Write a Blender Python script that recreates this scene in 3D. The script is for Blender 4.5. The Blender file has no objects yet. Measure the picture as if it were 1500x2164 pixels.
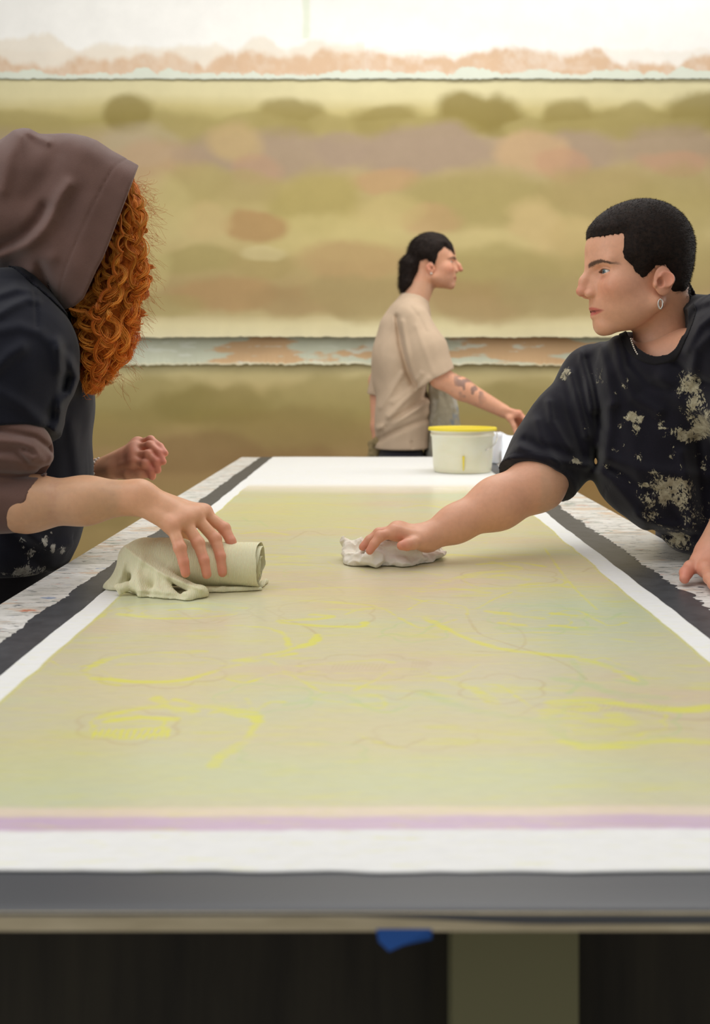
import bpy, math, random, time
import numpy as np
random.seed(7)
T0 = time.time()
S = bpy.context.scene
COL = S.collection

# ---------------------------------------------------------------- camera
F, CX, CY, CZ = 2100.0, 783.0, 800.0, 1.19      # focal length in pixels, principal point, eye height
cam_data = bpy.data.cameras.new('camera')
cam = bpy.data.objects.new('camera', cam_data); COL.objects.link(cam)
cam.location = (0, 0, CZ); cam.rotation_euler = (math.pi/2, 0, 0)
cam_data.sensor_fit = 'HORIZONTAL'; cam_data.sensor_width = 36.0
cam_data.lens = F/1500*36.0
cam_data.shift_x = (750-CX)/1500; cam_data.shift_y = (CY-1082)/1500
cam_data.clip_start = 0.05; cam_data.clip_end = 60
cam_data.dof.use_dof = True; cam_data.dof.focus_distance = 1.72; cam_data.dof.aperture_fstop = 7.0
S.camera = cam

# ---------------------------------------------------------------- world, lamps, exposure
S.view_settings.view_transform = 'Standard'; S.view_settings.look = 'None'
S.view_settings.exposure = 0.0; S.view_settings.gamma = 1.0; S.view_settings.use_curve_mapping = False
W = bpy.data.worlds.new('room_light'); S.world = W; W.use_nodes = True
W.node_tree.nodes['Background'].inputs[0].default_value = (1.0, 0.98, 0.955, 1)
W.node_tree.nodes['Background'].inputs[1].default_value = 0.40

def area(name, loc, target, sx, sy, power, col):
    L = bpy.data.lights.new(name, 'AREA'); L.shape = 'RECTANGLE'; L.size = sx; L.size_y = sy
    L.energy = power; L.color = col
    o = bpy.data.objects.new(name, L); COL.objects.link(o); o.location = loc
    d = np.array(target, float)-np.array(loc, float)
    from mathutils import Vector
    o.rotation_euler = Vector(d).to_track_quat('-Z', 'Y').to_euler()
    return o
area("skylight_lamp", (0.5, 3.2, 3.6), (0.1, 2.6, 0.8), 2.6, 2.6, 48, (1, .98, .95))
area('back_window_lamp', (3.3, 3.6, 2.3), (-.4, 1.9, 1.1), 1.4, 1.8, 34, (1, .97, .93))
area('ceiling_lamp', (-0.6, 1.0, 3.4), (0.0, 1.8, 0.9), 2.2, 1.4, 24, (1, .98, .96))
area('window_lamp', (-3.4, 0.4, 2.1), (0.4, 2.0, 1.1), 1.8, 2.0, 38, (.93, .97, 1))
area('wall_washer_lamp', (0.3, 4.1, 3.9), (0.0, 5.4, 2.4), 5.0, .5, 36, (1, .975, .94))

# ---------------------------------------------------------------- small helpers
def P(px, py, d):
    return np.array([(px-CX)/F*d, d, CZ-(py-CY)/F*d])
def lin(c):
    c = np.asarray(c, float)/255.0
    return np.where(c <= .04045, c/12.92, ((c+.055)/1.055)**2.4)
def L3(r, g, b): return tuple(lin((r, g, b)))+(1.0,)
def pxd(v):      # which photo pixel a point stands behind
    return CX+v[:, 0]/v[:, 1]*F, CY+(CZ-v[:, 2])/v[:, 1]*F
def unit(v):
    v = np.asarray(v, float); return v/np.linalg.norm(v)

def _h(ix, iy, iz, seed):
    n = (ix.astype(np.int64)*374761393 + iy.astype(np.int64)*668265263 + iz.astype(np.int64)*2147483647 + seed*974634777) & 0xffffffff
    n = ((n ^ (n >> 13))*1274126177) & 0xffffffff
    n = ((n ^ (n >> 16))*2246822519) & 0xffffffff
    return ((n ^ (n >> 15)) & 0xffffff)/float(0xffffff)
def vnoise(p, seed=0):
    p = np.asarray(p, float); i = np.floor(p).astype(np.int64); f = p-i; f = f*f*(3-2*f)
    r = 0
    for a in (0, 1):
        for b in (0, 1):
            for c in (0, 1):
                w = (f[:, 0] if a else 1-f[:, 0])*(f[:, 1] if b else 1-f[:, 1])*(f[:, 2] if c else 1-f[:, 2])
                r = r+w*_h(i[:, 0]+a, i[:, 1]+b, i[:, 2]+c, seed)
    return r*2-1
def fbm(p, o=4, seed=0, g=.5):
    p = np.asarray(p, float); r = 0; a = 1; t = 0
    for k in range(o):
        r = r+a*vnoise(p*2.0**k+k*17.3, seed+k); t += a; a *= g
    return r/t
def sstep(a, b, x):
    t = np.clip((x-a)/(b-a), 0, 1); return t*t*(3-2*t)

# ---------------------------------------------------------------- mesh making
def link_mesh(name, V, Q, mat, parent=None, attrs=None, smooth=True):
    me = bpy.data.meshes.new(name)
    V = np.asarray(V, np.float32)
    if isinstance(Q, np.ndarray):
        k = Q.shape[1]
        me.vertices.add(len(V)); me.vertices.foreach_set('co', V.ravel())
        me.loops.add(Q.size); me.loops.foreach_set('vertex_index', Q.astype(np.int32).ravel())
        me.polygons.add(len(Q)); me.polygons.foreach_set('loop_start', np.arange(0, Q.size, k, dtype=np.int32))
        me.update(calc_edges=True)
    else:
        me.from_pydata([tuple(map(float, v)) for v in V], [], [tuple(map(int, q)) for q in Q]); me.update()
    me.polygons.foreach_set('use_smooth', [smooth]*len(me.polygons))
    for an, (kind, data) in (attrs or {}).items():
        if kind == 'c':
            a = me.attributes.new(an, 'FLOAT_COLOR', 'POINT')
            d = np.ones((len(V), 4), np.float32); d[:, :3] = data; a.data.foreach_set('color', d.ravel())
        else:
            a = me.attributes.new(an, 'FLOAT', 'POINT'); a.data.foreach_set('value', np.asarray(data, np.float32))
    me.materials.append(mat)
    o = bpy.data.objects.new(name, me); COL.objects.link(o)
    if parent is not None:
        o.parent = parent; o.matrix_parent_inverse = parent.matrix_basis.inverted()
    return o
def empty(name, loc):
    from mathutils import Matrix
    o = bpy.data.objects.new(name, None); COL.objects.link(o); o.location = tuple(loc)
    o.empty_display_size = .1
    o.matrix_basis = Matrix.Translation(tuple(loc))
    return o
def tag(o, label=None, cat=None, group=None, kind=None):
    if label: o['label'] = label
    if cat: o['category'] = cat
    if group: o['group'] = group
    if kind: o['kind'] = kind
    return o
class MB:
    def __init__(s): s.V = []; s.F = []
    def add(s, V, Fc):
        n = len(s.V); s.V += [tuple(map(float, v)) for v in V]; s.F += [tuple(i+n for i in f) for f in Fc]
    def box(s, lo, hi):
        x0, y0, z0 = lo; x1, y1, z1 = hi
        s.add([(x0,y0,z0),(x1,y0,z0),(x1,y1,z0),(x0,y1,z0),(x0,y0,z1),(x1,y0,z1),(x1,y1,z1),(x0,y1,z1)],
              [(0,3,2,1),(4,5,6,7),(0,1,5,4),(1,2,6,5),(2,3,7,6),(3,0,4,7)])
    def lathe(s, prof, c, n=48, cap0=True, cap1=True):
        V = []; Fc = []
        for r, z in prof:
            for k in range(n):
                t = 2*math.pi*k/n; V.append((c[0]+r*math.cos(t), c[1]+r*math.sin(t), c[2]+z))
        for i in range(len(prof)-1):
            for k in range(n):
                k2 = (k+1) % n; Fc.append((i*n+k, i*n+k2, (i+1)*n+k2, (i+1)*n+k))
        if cap0: Fc.append(tuple(range(n))[::-1])
        if cap1: Fc.append(tuple(range((len(prof)-1)*n, len(prof)*n)))
        s.add(V, Fc)
    def build(s, name, mat, parent=None, smooth=False):
        return link_mesh(name, np.array(s.V), s.F, mat, parent, None, smooth)
def tubes(paths, radii, sides=5, closed=False):
    """paths: list of (n,3) arrays -> one vertex array, quads, strand number per vertex, place along it"""
    VV = []; QQ = []; ID = []; TT = []; base = 0
    ang = np.arange(sides)*2*np.pi/sides
    for si, (p, r) in enumerate(zip(paths, radii)):
        p = np.asarray(p, float); n = len(p)
        t = np.roll(p, -1, 0)-np.roll(p, 1, 0) if closed else np.gradient(p, axis=0)
        t /= (np.linalg.norm(t, axis=1, keepdims=True)+1e-12)
        ref = np.array([0.31, 0.87, 0.38]); ref = np.tile(ref, (n, 1))
        a = np.cross(t, ref); ln = np.linalg.norm(a, axis=1, keepdims=True); a /= (ln+1e-9); b = np.cross(t, a)
        rr = (np.full(n, r) if np.isscalar(r) else np.asarray(r))[:, None, None]
        ring = p[:, None, :]+rr*(a[:, None, :]*np.cos(ang)[None, :, None]+b[:, None, :]*np.sin(ang)[None, :, None])
        VV.append(ring.reshape(-1, 3))
        m = n if closed else n-1
        i = np.arange(m)[:, None]; k = np.arange(sides)[None, :]; k2 = (k+1) % sides; i2 = (i+1) % n
        QQ.append(np.stack([i*sides+k, i*sides+k2, i2*sides+k2, i2*sides+k], -1).reshape(-1, 4)+base)
        ID.append(np.full(n*sides, si)); TT.append(np.repeat(np.linspace(0, 1, n), sides)); base += n*sides
    return np.concatenate(VV), np.concatenate(QQ), np.concatenate(ID), np.concatenate(TT)
def grid_mesh(X, Y, Z):
    ny, nx = X.shape
    V = np.stack([X, Y, Z], -1).reshape(-1, 3)
    i = np.arange(ny-1)[:, None]; j = np.arange(nx-1)[None, :]
    Q = np.stack([i*nx+j, i*nx+j+1, (i+1)*nx+j+1, (i+1)*nx+j], -1).reshape(-1, 4)
    return V, Q
def thick_sheet(X, Y, Z, t):
    """closed sheet: the grid, its copy displaced by vector t, and the rim"""
    V, Q = grid_mesh(X, Y, Z); ny, nx = X.shape; n = len(V)
    idx = np.arange(n).reshape(ny, nx)
    loop = np.concatenate([idx[0, :], idx[1:, -1], idx[-1, -2::-1], idx[-2:0:-1, 0]])
    l2 = np.roll(loop, -1)
    R = np.stack([loop, loop+n, l2+n, l2], -1)
    return np.concatenate([V, V+np.asarray(t)]), np.concatenate([Q, Q[:, ::-1]+n, R])

# ---------------------------------------------------------------- distance-field shapes
CULL = [None]
def _far(pr):
    if CULL[0] is None: return False
    c, R = CULL[0]; return np.linalg.norm(c-pr.c) > R+pr.R+.07
def cap(a, b, ra, rb=None, n=None, k=1.0):
    a = np.asarray(a, float); b = np.asarray(b, float); rb = ra if rb is None else rb
    ab = (b-a).astype(np.float32); L2 = max(float(ab@ab), 1e-12); a32 = a.astype(np.float32)
    if n is not None:
        n = np.asarray(n, float); u = unit(b-a); n = n-u*(n@u); n = unit(n).astype(np.float32)
    def f(p):
        q = p-a32; t = np.clip(q@ab/L2, 0, 1); q = q-t[:, None]*ab
        s = np.einsum('ij,ij->i', q, q)
        if n is not None:
            w = q@n; s = s-w*w+(w/k)**2
        return np.sqrt(np.maximum(s, 0))-(ra+(rb-ra)*t)
    f.c = (a+b)/2; f.R = np.linalg.norm(b-a)/2+max(ra, rb)*max(k, 1)
    return f
def ell(c, r, B=None):
    c = np.asarray(c, float); r = np.asarray(r, np.float32)
    Bm = None if B is None else np.asarray(B, np.float32)
    c32 = c.astype(np.float32)
    def f(p):
        q = p-c32
        if Bm is not None: q = q@Bm.T
        k0 = np.linalg.norm(q/r, axis=1); k1 = np.linalg.norm(q/(r*r), axis=1)+1e-9
        return k0*(k0-1)/k1
    f.c = c; f.R = float(max(r)); return f
def limb(pts, n=None, k=1.0):
    """pts: (point, radius) pairs"""
    out = []
    for i in range(len(pts)-1):
        out.append(cap(pts[i][0], pts[i+1][0], pts[i][1], pts[i+1][1], n, k))
    return out
def smin(a, b, k):
    if k <= 0: return np.minimum(a, b)
    h = np.maximum(k-np.abs(a-b), 0)/k
    return np.minimum(a, b)-h*h*k*.25
def smax(a, b, k): return -smin(-a, -b, k)
def U(prims, k=.01):
    def f(p):
        d = None
        for pr in prims:
            if _far(pr): continue
            v = pr(p); d = v if d is None else smin(d, v, k)
        return np.full(len(p), 1.0, np.float32) if d is None else d
    cs = np.array([q.c for q in prims]); lo = np.min([q.c-q.R for q in prims], 0); hi = np.max([q.c+q.R for q in prims], 0)
    f.c = (lo+hi)/2; f.R = float(np.linalg.norm(hi-lo)/2); return f
def bound(f, c, R): f.c = np.asarray(c, float); f.R = R; return f
def pixfold(pts, d):
    """distance (m) to a crease drawn through photo points on a surface about d away"""
    pts = [np.array(q[:2], float) for q in pts]
    def f(p):
        x = CX+p[:, 0]/p[:, 1]*F; y = CY+(CZ-p[:, 2])/p[:, 1]*F; r = None
        for a, b in zip(pts[:-1], pts[1:]):
            e = b-a; t = np.clip(((x-a[0])*e[0]+(y-a[1])*e[1])/(e@e), 0, 1); v = np.hypot(x-a[0]-e[0]*t, y-a[1]-e[1]*t); r = v if r is None else np.minimum(r, v)
        return r*d/F
    return f
def plane(pt, n):
    """negative behind the plane (opposite to n)"""
    pt = np.asarray(pt, np.float32); n = unit(n).astype(np.float32)
    return lambda p: (p-pt)@n
def pseg(pts):
    """distance to an open polyline"""
    pts = [np.asarray(q, np.float32) for q in pts]
    def f(p):
        d = None
        for a, b in zip(pts[:-1], pts[1:]):
            ab = b-a; q = p-a; t = np.clip(q@ab/max(float(ab@ab), 1e-9), 0, 1); v = np.linalg.norm(q-t[:, None]*ab, axis=1)
            d = v if d is None else np.minimum(d, v)
        return d
    return f
def poly2(pts):
    """signed distance to a closed 2-D polygon (negative inside)"""
    pts = np.asarray(pts, float)
    def f(x, y):
        d = np.full(x.shape, 1e9); s = np.ones(x.shape)
        n = len(pts)
        for i in range(n):
            a = pts[i]; b = pts[i-1]; e = b-a; wx = x-a[0]; wy = y-a[1]
            t = np.clip((wx*e[0]+wy*e[1])/(e@e+1e-12), 0, 1)
            bx = wx-e[0]*t; by = wy-e[1]*t; d = np.minimum(d, bx*bx+by*by)
            c1 = y >= a[1]; c2 = y < b[1]; c3 = e[0]*wy > e[1]*wx
            fl = (c1 & c2 & c3) | (~c1 & ~c2 & ~c3)
            s = np.where(fl, -s, s)
        return s*np.sqrt(d)
    return f
_E = [((0,0,0),(1,0,0)),((0,1,0),(1,1,0)),((0,0,1),(1,0,1)),((0,1,1),(1,1,1)),
      ((0,0,0),(0,1,0)),((1,0,0),(1,1,0)),((0,0,1),(0,1,1)),((1,0,1),(1,1,1)),
      ((0,0,0),(0,0,1)),((1,0,0),(1,0,1)),((0,1,0),(0,1,1)),((1,1,0),(1,1,1))]
def mesh_sdf(fn, lo, hi, h, B=10, slack=.008):
    lo = np.asarray(lo, float); hi = np.asarray(hi, float); bs = B*h
    nb = np.ceil((hi-lo)/bs).astype(int)
    g = np.stack(np.meshgrid(*[np.arange(m) for m in nb], indexing='ij'), -1).reshape(-1, 3)
    cen = lo+(g+.5)*bs
    CULL[0] = None; act = []
    for s in range(0, len(cen), 400000):
        act.append(np.abs(fn(cen[s:s+400000].astype(np.float32))) < bs*1.05+slack)
    g = g[np.concatenate(act)]
    if len(g) == 0: return np.zeros((0, 3)), np.zeros((0, 4), int)
    sup = g//6; key = (sup[:, 0]*4096+sup[:, 1])*4096+sup[:, 2]; o = np.argsort(key, kind='stable'); g = g[o]; key = key[o]
    cuts = list(np.where(np.diff(key))[0]+1)+[len(g)]
    off = np.stack(np.meshgrid(*[np.arange(B+1)]*3, indexing='ij'), -1).reshape(-1, 3)
    NN = nb*B+2
    gid = lambda c: (c[:, 0].astype(np.int64)*NN[1]+c[:, 1])*NN[2]+c[:, 2]
    cid = []; cv = []; eg = []
    s = 0
    for e in cuts:
        gg = g[s:e]; s = e
        base = gg*B
        pts = (lo+(base[:, None, :]+off[None])*h).reshape(-1, 3).astype(np.float32)
        mn = pts.min(0); mx = pts.max(0); CULL[0] = ((mn+mx)/2, float(np.linalg.norm(mx-mn)/2))
        v = fn(pts).reshape(len(gg), B+1, B+1, B+1).astype(np.float64)
        CULL[0] = None
        ins = v < 0
        c = [v[:, a:B+a, b:B+b, d:B+d] for a in (0, 1) for b in (0, 1) for d in (0, 1)]
        cnt = sum((x < 0).astype(np.int8) for x in c)
        m = (cnt > 0) & (cnt < 8)
        w = np.argwhere(m)
        if len(w):
            acc = np.zeros((len(w), 3)); n = np.zeros(len(w))
            corner = {}
            for a in (0, 1):
                for b in (0, 1):
                    for d in (0, 1): corner[(a, b, d)] = v[w[:, 0], w[:, 1]+a, w[:, 2]+b, w[:, 3]+d]
            for p0, p1 in _E:
                a0 = corner[p0]; a1 = corner[p1]; x = (a0 < 0) != (a1 < 0)
                t = np.where(x, a0/np.where(x, a0-a1, 1), 0)
                pp = np.array(p0)[None]+t[:, None]*(np.array(p1)-np.array(p0))[None]
                acc += pp*x[:, None]; n += x
            loc = acc/n[:, None]; cell = base[w[:, 0]]+w[:, 1:]
            cid.append(gid(cell)); cv.append(lo+(cell+loc)*h)
        for ax in range(3):
            sl0 = [slice(None)]+[slice(0, B)]*3; sl1 = list(sl0); sl1[ax+1] = slice(1, B+1)
            i0 = ins[tuple(sl0)]; i1 = ins[tuple(sl1)]; w = np.argwhere(i0 != i1)
            if len(w):
                eg.append((ax, base[w[:, 0]]+w[:, 1:], i0[tuple(w.T)]))
    cid = np.concatenate(cid); cv = np.concatenate(cv); o = np.argsort(cid); cid = cid[o]; cv = cv[o]
    Q = []
    for ax, pos, sg in eg:
        b, c = (ax+1) % 3, (ax+2) % 3
        q = []
        ok = np.ones(len(pos), bool)
        for db, dc in ((0, 0), (1, 0), (1, 1), (0, 1)):
            r = pos.copy(); r[:, b] -= db; r[:, c] -= dc
            k = gid(r); j = np.clip(np.searchsorted(cid, k), 0, len(cid)-1); ok &= (cid[j] == k) & (r.min(1) >= 0); q.append(j)
        q = np.stack(q, -1); q = np.where(sg[:, None], q[:, ::-1], q); Q.append(q[ok])
    Q = np.concatenate(Q)[:, ::-1]
    return cv, Q
def build_sdf(name, pieces, mat, parent, color=None, extra=None):
    """pieces: list of (fn, lo, hi, voxel); all go in one mesh"""
    VV = []; QQ = []; b = 0
    for fn, lo, hi, h in pieces:
        V, Q = mesh_sdf(fn, lo, hi, h); VV.append(V); QQ.append(Q+b); b += len(V)
    V = np.concatenate(VV); Q = np.concatenate(QQ)
    at = {}
    if color is not None: at['tint'] = ('c', color(V))
    for k, fn in (extra or {}).items(): at[k] = ('f', fn(V))
    o = link_mesh(name, V, Q, mat, parent, at)
    print('BUILT', name, len(V), round(time.time()-T0, 1))
    return o

# ---------------------------------------------------------------- materials
def mat(name, col=(.8, .8, .8, 1), rough=.6, spec=.4, metal=0, sub=0):
    m = bpy.data.materials.new(name); m.use_nodes = True
    b = m.node_tree.nodes['Principled BSDF']
    b.inputs['Base Color'].default_value = col; b.inputs['Roughness'].default_value = rough
    b.inputs['Specular IOR Level'].default_value = spec; b.inputs['Metallic'].default_value = metal
    if sub:
        b.inputs['Subsurface Weight'].default_value = sub; b.inputs['Subsurface Radius'].default_value = (1, .35, .18)
        b.inputs['Subsurface Scale'].default_value = .006
    return m
class N:
    def __init__(s, m): s.t = m.node_tree; s.b = s.t.nodes['Principled BSDF']
    def new(s, ty, **kw):
        n = s.t.nodes.new(ty)
        for k, v in kw.items():
            if k.startswith('i_'):
                key = k[2:]; key = int(key) if key.isdigit() else key.replace('_', ' ')
                n.inputs[key].default_value = v
            else: setattr(n, k, v)
        return n
    def l(s, a, b): s.t.links.new(a, b)
    def coord(s, scale=(1, 1, 1), loc=(0, 0, 0)):
        tc = s.new('ShaderNodeTexCoord'); mp = s.new('ShaderNodeMapping'); mp.inputs['Scale'].default_value = scale
        mp.inputs['Location'].default_value = loc
        s.l(tc.outputs['Object'], mp.inputs[0]); return mp.outputs[0]
    def noise(s, scale, detail=4, rough=.55, sc=(1, 1, 1), loc=(0, 0, 0), dist=0):
        n = s.new('ShaderNodeTexNoise'); n.inputs['Scale'].default_value = scale; n.inputs['Detail'].default_value = detail
        n.inputs['Roughness'].default_value = rough; n.inputs['Distortion'].default_value = dist
        s.l(s.coord(sc, loc), n.inputs['Vector']); return n.outputs['Fac']
    def ramp(s, fac, stops, interp='LINEAR'):
        r = s.new('ShaderNodeValToRGB'); r.color_ramp.interpolation = interp
        e = r.color_ramp.elements
        while len(e) < len(stops): e.new(.5)
        for q, (p, c) in zip(e, stops): q.position = p; q.color = c if len(c) == 4 else tuple(c)+(1,)
        s.l(fac, r.inputs[0]); return r.outputs[0]
    def mix(s, fac, a, b, mode='MIX'):
        n = s.new('ShaderNodeMix'); n.data_type = 'RGBA'; n.blend_type = mode
        for sock, v in ((n.inputs[0], fac), (n.inputs[6], a), (n.inputs[7], b)):
            if isinstance(v, (int, float)): sock.default_value = v
            elif isinstance(v, tuple): sock.default_value = v
            else: s.l(v, sock)
        return n.outputs[2]
    def math(s, op, a, b=0.0, clamp=False):
        n = s.new('ShaderNodeMath'); n.operation = op; n.use_clamp = clamp
        for sock, v in zip(n.inputs, (a, b)):
            if isinstance(v, (int, float)): sock.default_value = v
            else: s.l(v, sock)
        return n.outputs[0]
    def attr(s, name, out='Color'):
        n = s.new('ShaderNodeAttribute'); n.attribute_name = name; return n.outputs[out]
    def bump(s, h, strength=.3, dist=.002):
        n = s.new('ShaderNodeBump'); n.inputs['Strength'].default_value = strength; n.inputs['Distance'].default_value = dist
        s.l(h, n.inputs['Height']); s.l(n.outputs[0], s.b.inputs['Normal'])
BLK = (0, 0, 0, 1); WHT = (1, 1, 1, 1)
def tint_mat(name, rough=.6, spec=.4, sub=0, nscale=60, namt=.08, bump=.1, bscale=300, sc=(1, 1, 1)):
    """colour from the mesh's own tint attribute with a little fine variation"""
    m = mat(name, rough=rough, spec=spec, sub=sub); n = N(m)
    f = n.noise(nscale, 5, sc=sc); g = n.ramp(f, [(.25, (1-namt,)*3), (.75, (1+namt,)*3)])
    n.l(n.mix(1.0, n.attr('tint'), g, 'MULTIPLY'), n.b.inputs['Base Color'])
    n.bump(n.noise(bscale, 3, sc=sc), bump, .001)
    return m
def cloth_mat(name, col, var=.15, stain=None, rough=.95, weave=900, wsc=(1, 1, 1), bstr=.35, sheen=.3):
    m = mat(name, col, rough, .15); n = N(m)
    n.b.inputs['Sheen Weight'].default_value = sheen; n.b.inputs['Sheen Roughness'].default_value = .5
    f = n.noise(18, 5); lo = tuple(c*(1-var) for c in col[:3])+(1,); hi = tuple(min(1, c*(1+var)) for c in col[:3])+(1,)
    c = n.ramp(f, [(.3, lo), (.7, hi)])
    w = n.noise(weave, 2, sc=wsc)
    c = n.mix(.35, c, n.ramp(w, [(.3, lo), (.7, hi)]))
    if stain:
        c1, c2, nsc, ssc = stain
        a = n.attr('stain', 'Fac')
        s1 = n.noise(nsc, 8, .68, sc=ssc, dist=.6)
        s3 = n.noise(nsc*3.4, 7, .72, sc=ssc, loc=(7, 1, 4), dist=1.2)
        k = n.math('ADD', n.math('MULTIPLY', a, .62), n.math('MULTIPLY', n.math('SUBTRACT', n.math('ADD', n.math('MULTIPLY', s1, .5), n.math('MULTIPLY', s3, .5)), .5), 2.6))
        msk = n.ramp(k, [(.40, BLK), (.47, (.8, .8, .8, 1))])
        s2 = n.noise(nsc*2.5, 4, .6, loc=(3, 1, 2)); pc = n.ramp(s2, [(.35, c1), (.65, c2)])
        c = n.mix(msk, c, pc)
    n.l(c, n.b.inputs['Base Color'])
    n.bump(w, bstr, .0008)
    return m

# ================================================================ THE SETTING
TZ = 0.86; H = CZ-TZ                       # table top height, eye above it
WY = 5.42
conc = mat('concrete', L3(120, 112, 100), .7); n = N(conc)
n.l(n.ramp(n.noise(3, 8), [(.3, L3(98, 92, 82)), (.7, L3(140, 132, 118))]), n.b.inputs['Base Color'])
m_ = MB(); m_.box((-4.2, -1.2, -.1), (4.2, WY, 0)); o = m_.build('floor', conc); tag(o, kind='structure')
plaster = mat('white_plaster', L3(246, 243, 236), .9, .2); n = N(plaster)
n.l(n.ramp(n.noise(2.2, 6), [(.3, L3(238, 234, 225)), (.7, L3(250, 248, 243))]), n.b.inputs['Base Color'])
n.bump(n.noise(40, 5), .15, .003)
m_ = MB(); m_.box((-4.2, WY, 0), (4.2, WY+.15, 5.0)); o = m_.build('wall_back', plaster); tag(o, kind='structure')

def wx(px, y=5.40): return (px-CX)/F*y
def wz(py, y=5.40): return CZ-(py-CY)/F*y
def wall_sheet(name, y0, top, bot, topn, botn, off, colour, label, step=.0062, lean=1.0, thick=.0015, lipseed=1, x0=-4.0, x1=4.0):
    nx = int((x1-x0)/step)
    zt, zb = wz(top), wz(bot)
    ny = max(8, int((zt-zb)/step))
    xs = np.linspace(x0, x1, nx); v = np.linspace(0, 1, ny)
    p1 = np.stack([xs*9, xs*0+lipseed, xs*0], -1)
    et = topn*(.6*fbm(p1, 4, 11+lipseed)+.6*fbm(p1*7, 3, 5+lipseed))
    eb = botn*(.6*fbm(p1, 4, 31+lipseed)+.6*fbm(p1*7, 3, 25+lipseed))
    Z = (zt+et)[None]*(1-v[:, None])+(zb+eb)[None]*v[:, None]
    X = np.repeat(xs[None], ny, 0)
    wav = fbm(np.stack([X.ravel()*1.7, Z.ravel()*1.3, X.ravel()*0+lipseed], -1), 3, 3).reshape(X.shape)
    lip = fbm(np.stack([xs*6, xs*0, xs*0+lipseed], -1), 3, 8)
    Y = y0-off*(v[:, None]**6)*lean*(1+.5*lip[None])-.003*(wav+1)
    V, Q = thick_sheet(X, Y, Z, (0, thick, 0))
    c = colour(X.ravel(), Z.ravel(), (zt+et-Z).ravel(), (Z-(zb+eb)).ravel())
    o = link_mesh(name, V, Q, sheet_mat, None, {'tint': ('c', np.concatenate([c, c]))})
    tag(o, label, 'painted sheet'); return o
sheet_mat = tint_mat('painted_paper', .85, .2, nscale=9, namt=.035, bump=.06, bscale=40)

def paint(base, blobs, X, Z, warp=.045, seed=1):
    base = base*.90+base.mean(1, keepdims=True)*.10
    """base: array of colours; blobs in photo units on the wall: (px, py, rx, ry, colour, strength)"""
    p = np.stack([X*2.6, Z*2.6, X*0], -1)
    fx = fbm(p, 4, seed)*warp*2.0; fz = fbm(p+9.1, 4, seed+3)*warp*1.3
    px = CX+(X+fx)/5.40*F; py = CY+(CZ-Z+fz)/5.40*F
    g = fbm(p*2.7, 4, seed+9); bil = np.abs(fbm(p*1.6+4, 3, seed+21))
    out = base.copy()
    for bx, by, rx, ry, c, a in blobs:
        r = np.sqrt(((px-bx)/rx)**2+((py-by)/(ry*(1.55 if c == DO else 1.28)))**2)
        w = (1-sstep(.58, 1.10, r-.30*bil+.16*g))*a*1.05; cc = lin(c); cc = cc*.90+cc.mean()*.10
        out = out*(1-w[:, None])+cc[None]*w[:, None]
    return np.clip(out, 0, 1)
def bands(Z, X, stops, warp=.03, seed=2):
    p = np.stack([X*1.6, Z*3.5, X*0], -1); f = fbm(p, 4, seed)*warp
    py = CY+(CZ-Z+f)/5.40*F
    ys = np.array([s[0] for s in stops], float); cs = np.array([lin(s[1]) for s in stops])
    return np.stack([np.interp(py, ys, cs[:, k]) for k in range(3)], -1)
OL = (174, 157, 94); DO = (146, 128, 62); MV = (172, 148, 124); PK = (198, 152, 116); LT = (218, 202, 146); BR = (172, 142, 92)

def c_top(X, Z, dt, db):
    px = CX+X/5.40*F
    out = np.repeat(lin((250, 248, 242))[None], len(X), 0)
    u = np.stack([X*5, X*0, X*0], -1); u2 = np.stack([X*26, X*0, X*0], -1)
    hum = np.abs(fbm(u, 3, 41)); hum2 = np.abs(fbm(u*2.3, 3, 47)); fr = fbm(u2, 3, 6)
    soft = fbm(np.stack([X*30, Z*30, X*0], -1), 3, 77)
    e = .150+.12*np.abs(fbm(u*.7, 2, 41))+.02*fr*.3+.012*soft                            # beige wash
    w = (1-sstep(e-.03, e+.012, db))*.7*(px < 770); w2 = (1-sstep(.135+.04*hum, .165+.04*hum, db+.01*soft))*.35
    out = out*(1-w[:, None])+lin((236, 224, 204))*w[:, None]
    out = out*(1-w2[:, None])+lin((236, 222, 202))*w2[:, None]
    e = .062+.12*np.abs(fbm(u*.55, 2, 61))**.8+.05*np.abs(fbm(u*1.5, 2, 63))+.012*soft
    w = (1-sstep(e-.035, e+.012, db))*(.66+.34*np.clip(.5+soft+.6*fbm(u*.7, 2, 5), 0, 1))
    out = out*(1-w[:, None])+lin((220, 188, 156))*w[:, None]
    e = .022+.07*np.abs(fbm(u*1.3, 4, 53))+.006*soft
    w = (1-sstep(e-.003, e+.003, db))*.95
    out = out*(1-w[:, None])+lin((222, 228, 212))*w[:, None]
    # one green test stroke
    w = (1-sstep(4, 11, np.abs(px-648)+3*soft))*(db > .22)*(db < .47)*.35
    out = out*(1-w[:, None])+lin((200, 220, 170))*w[:, None]
    return out
wall_sheet('painted_wall_sheet', WY-.053, -260, 172, 0, .008, .006, c_top,
           'white wall sheet along the top edged with peach and pale blue brushed paint', lipseed=1, step=.008)

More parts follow.
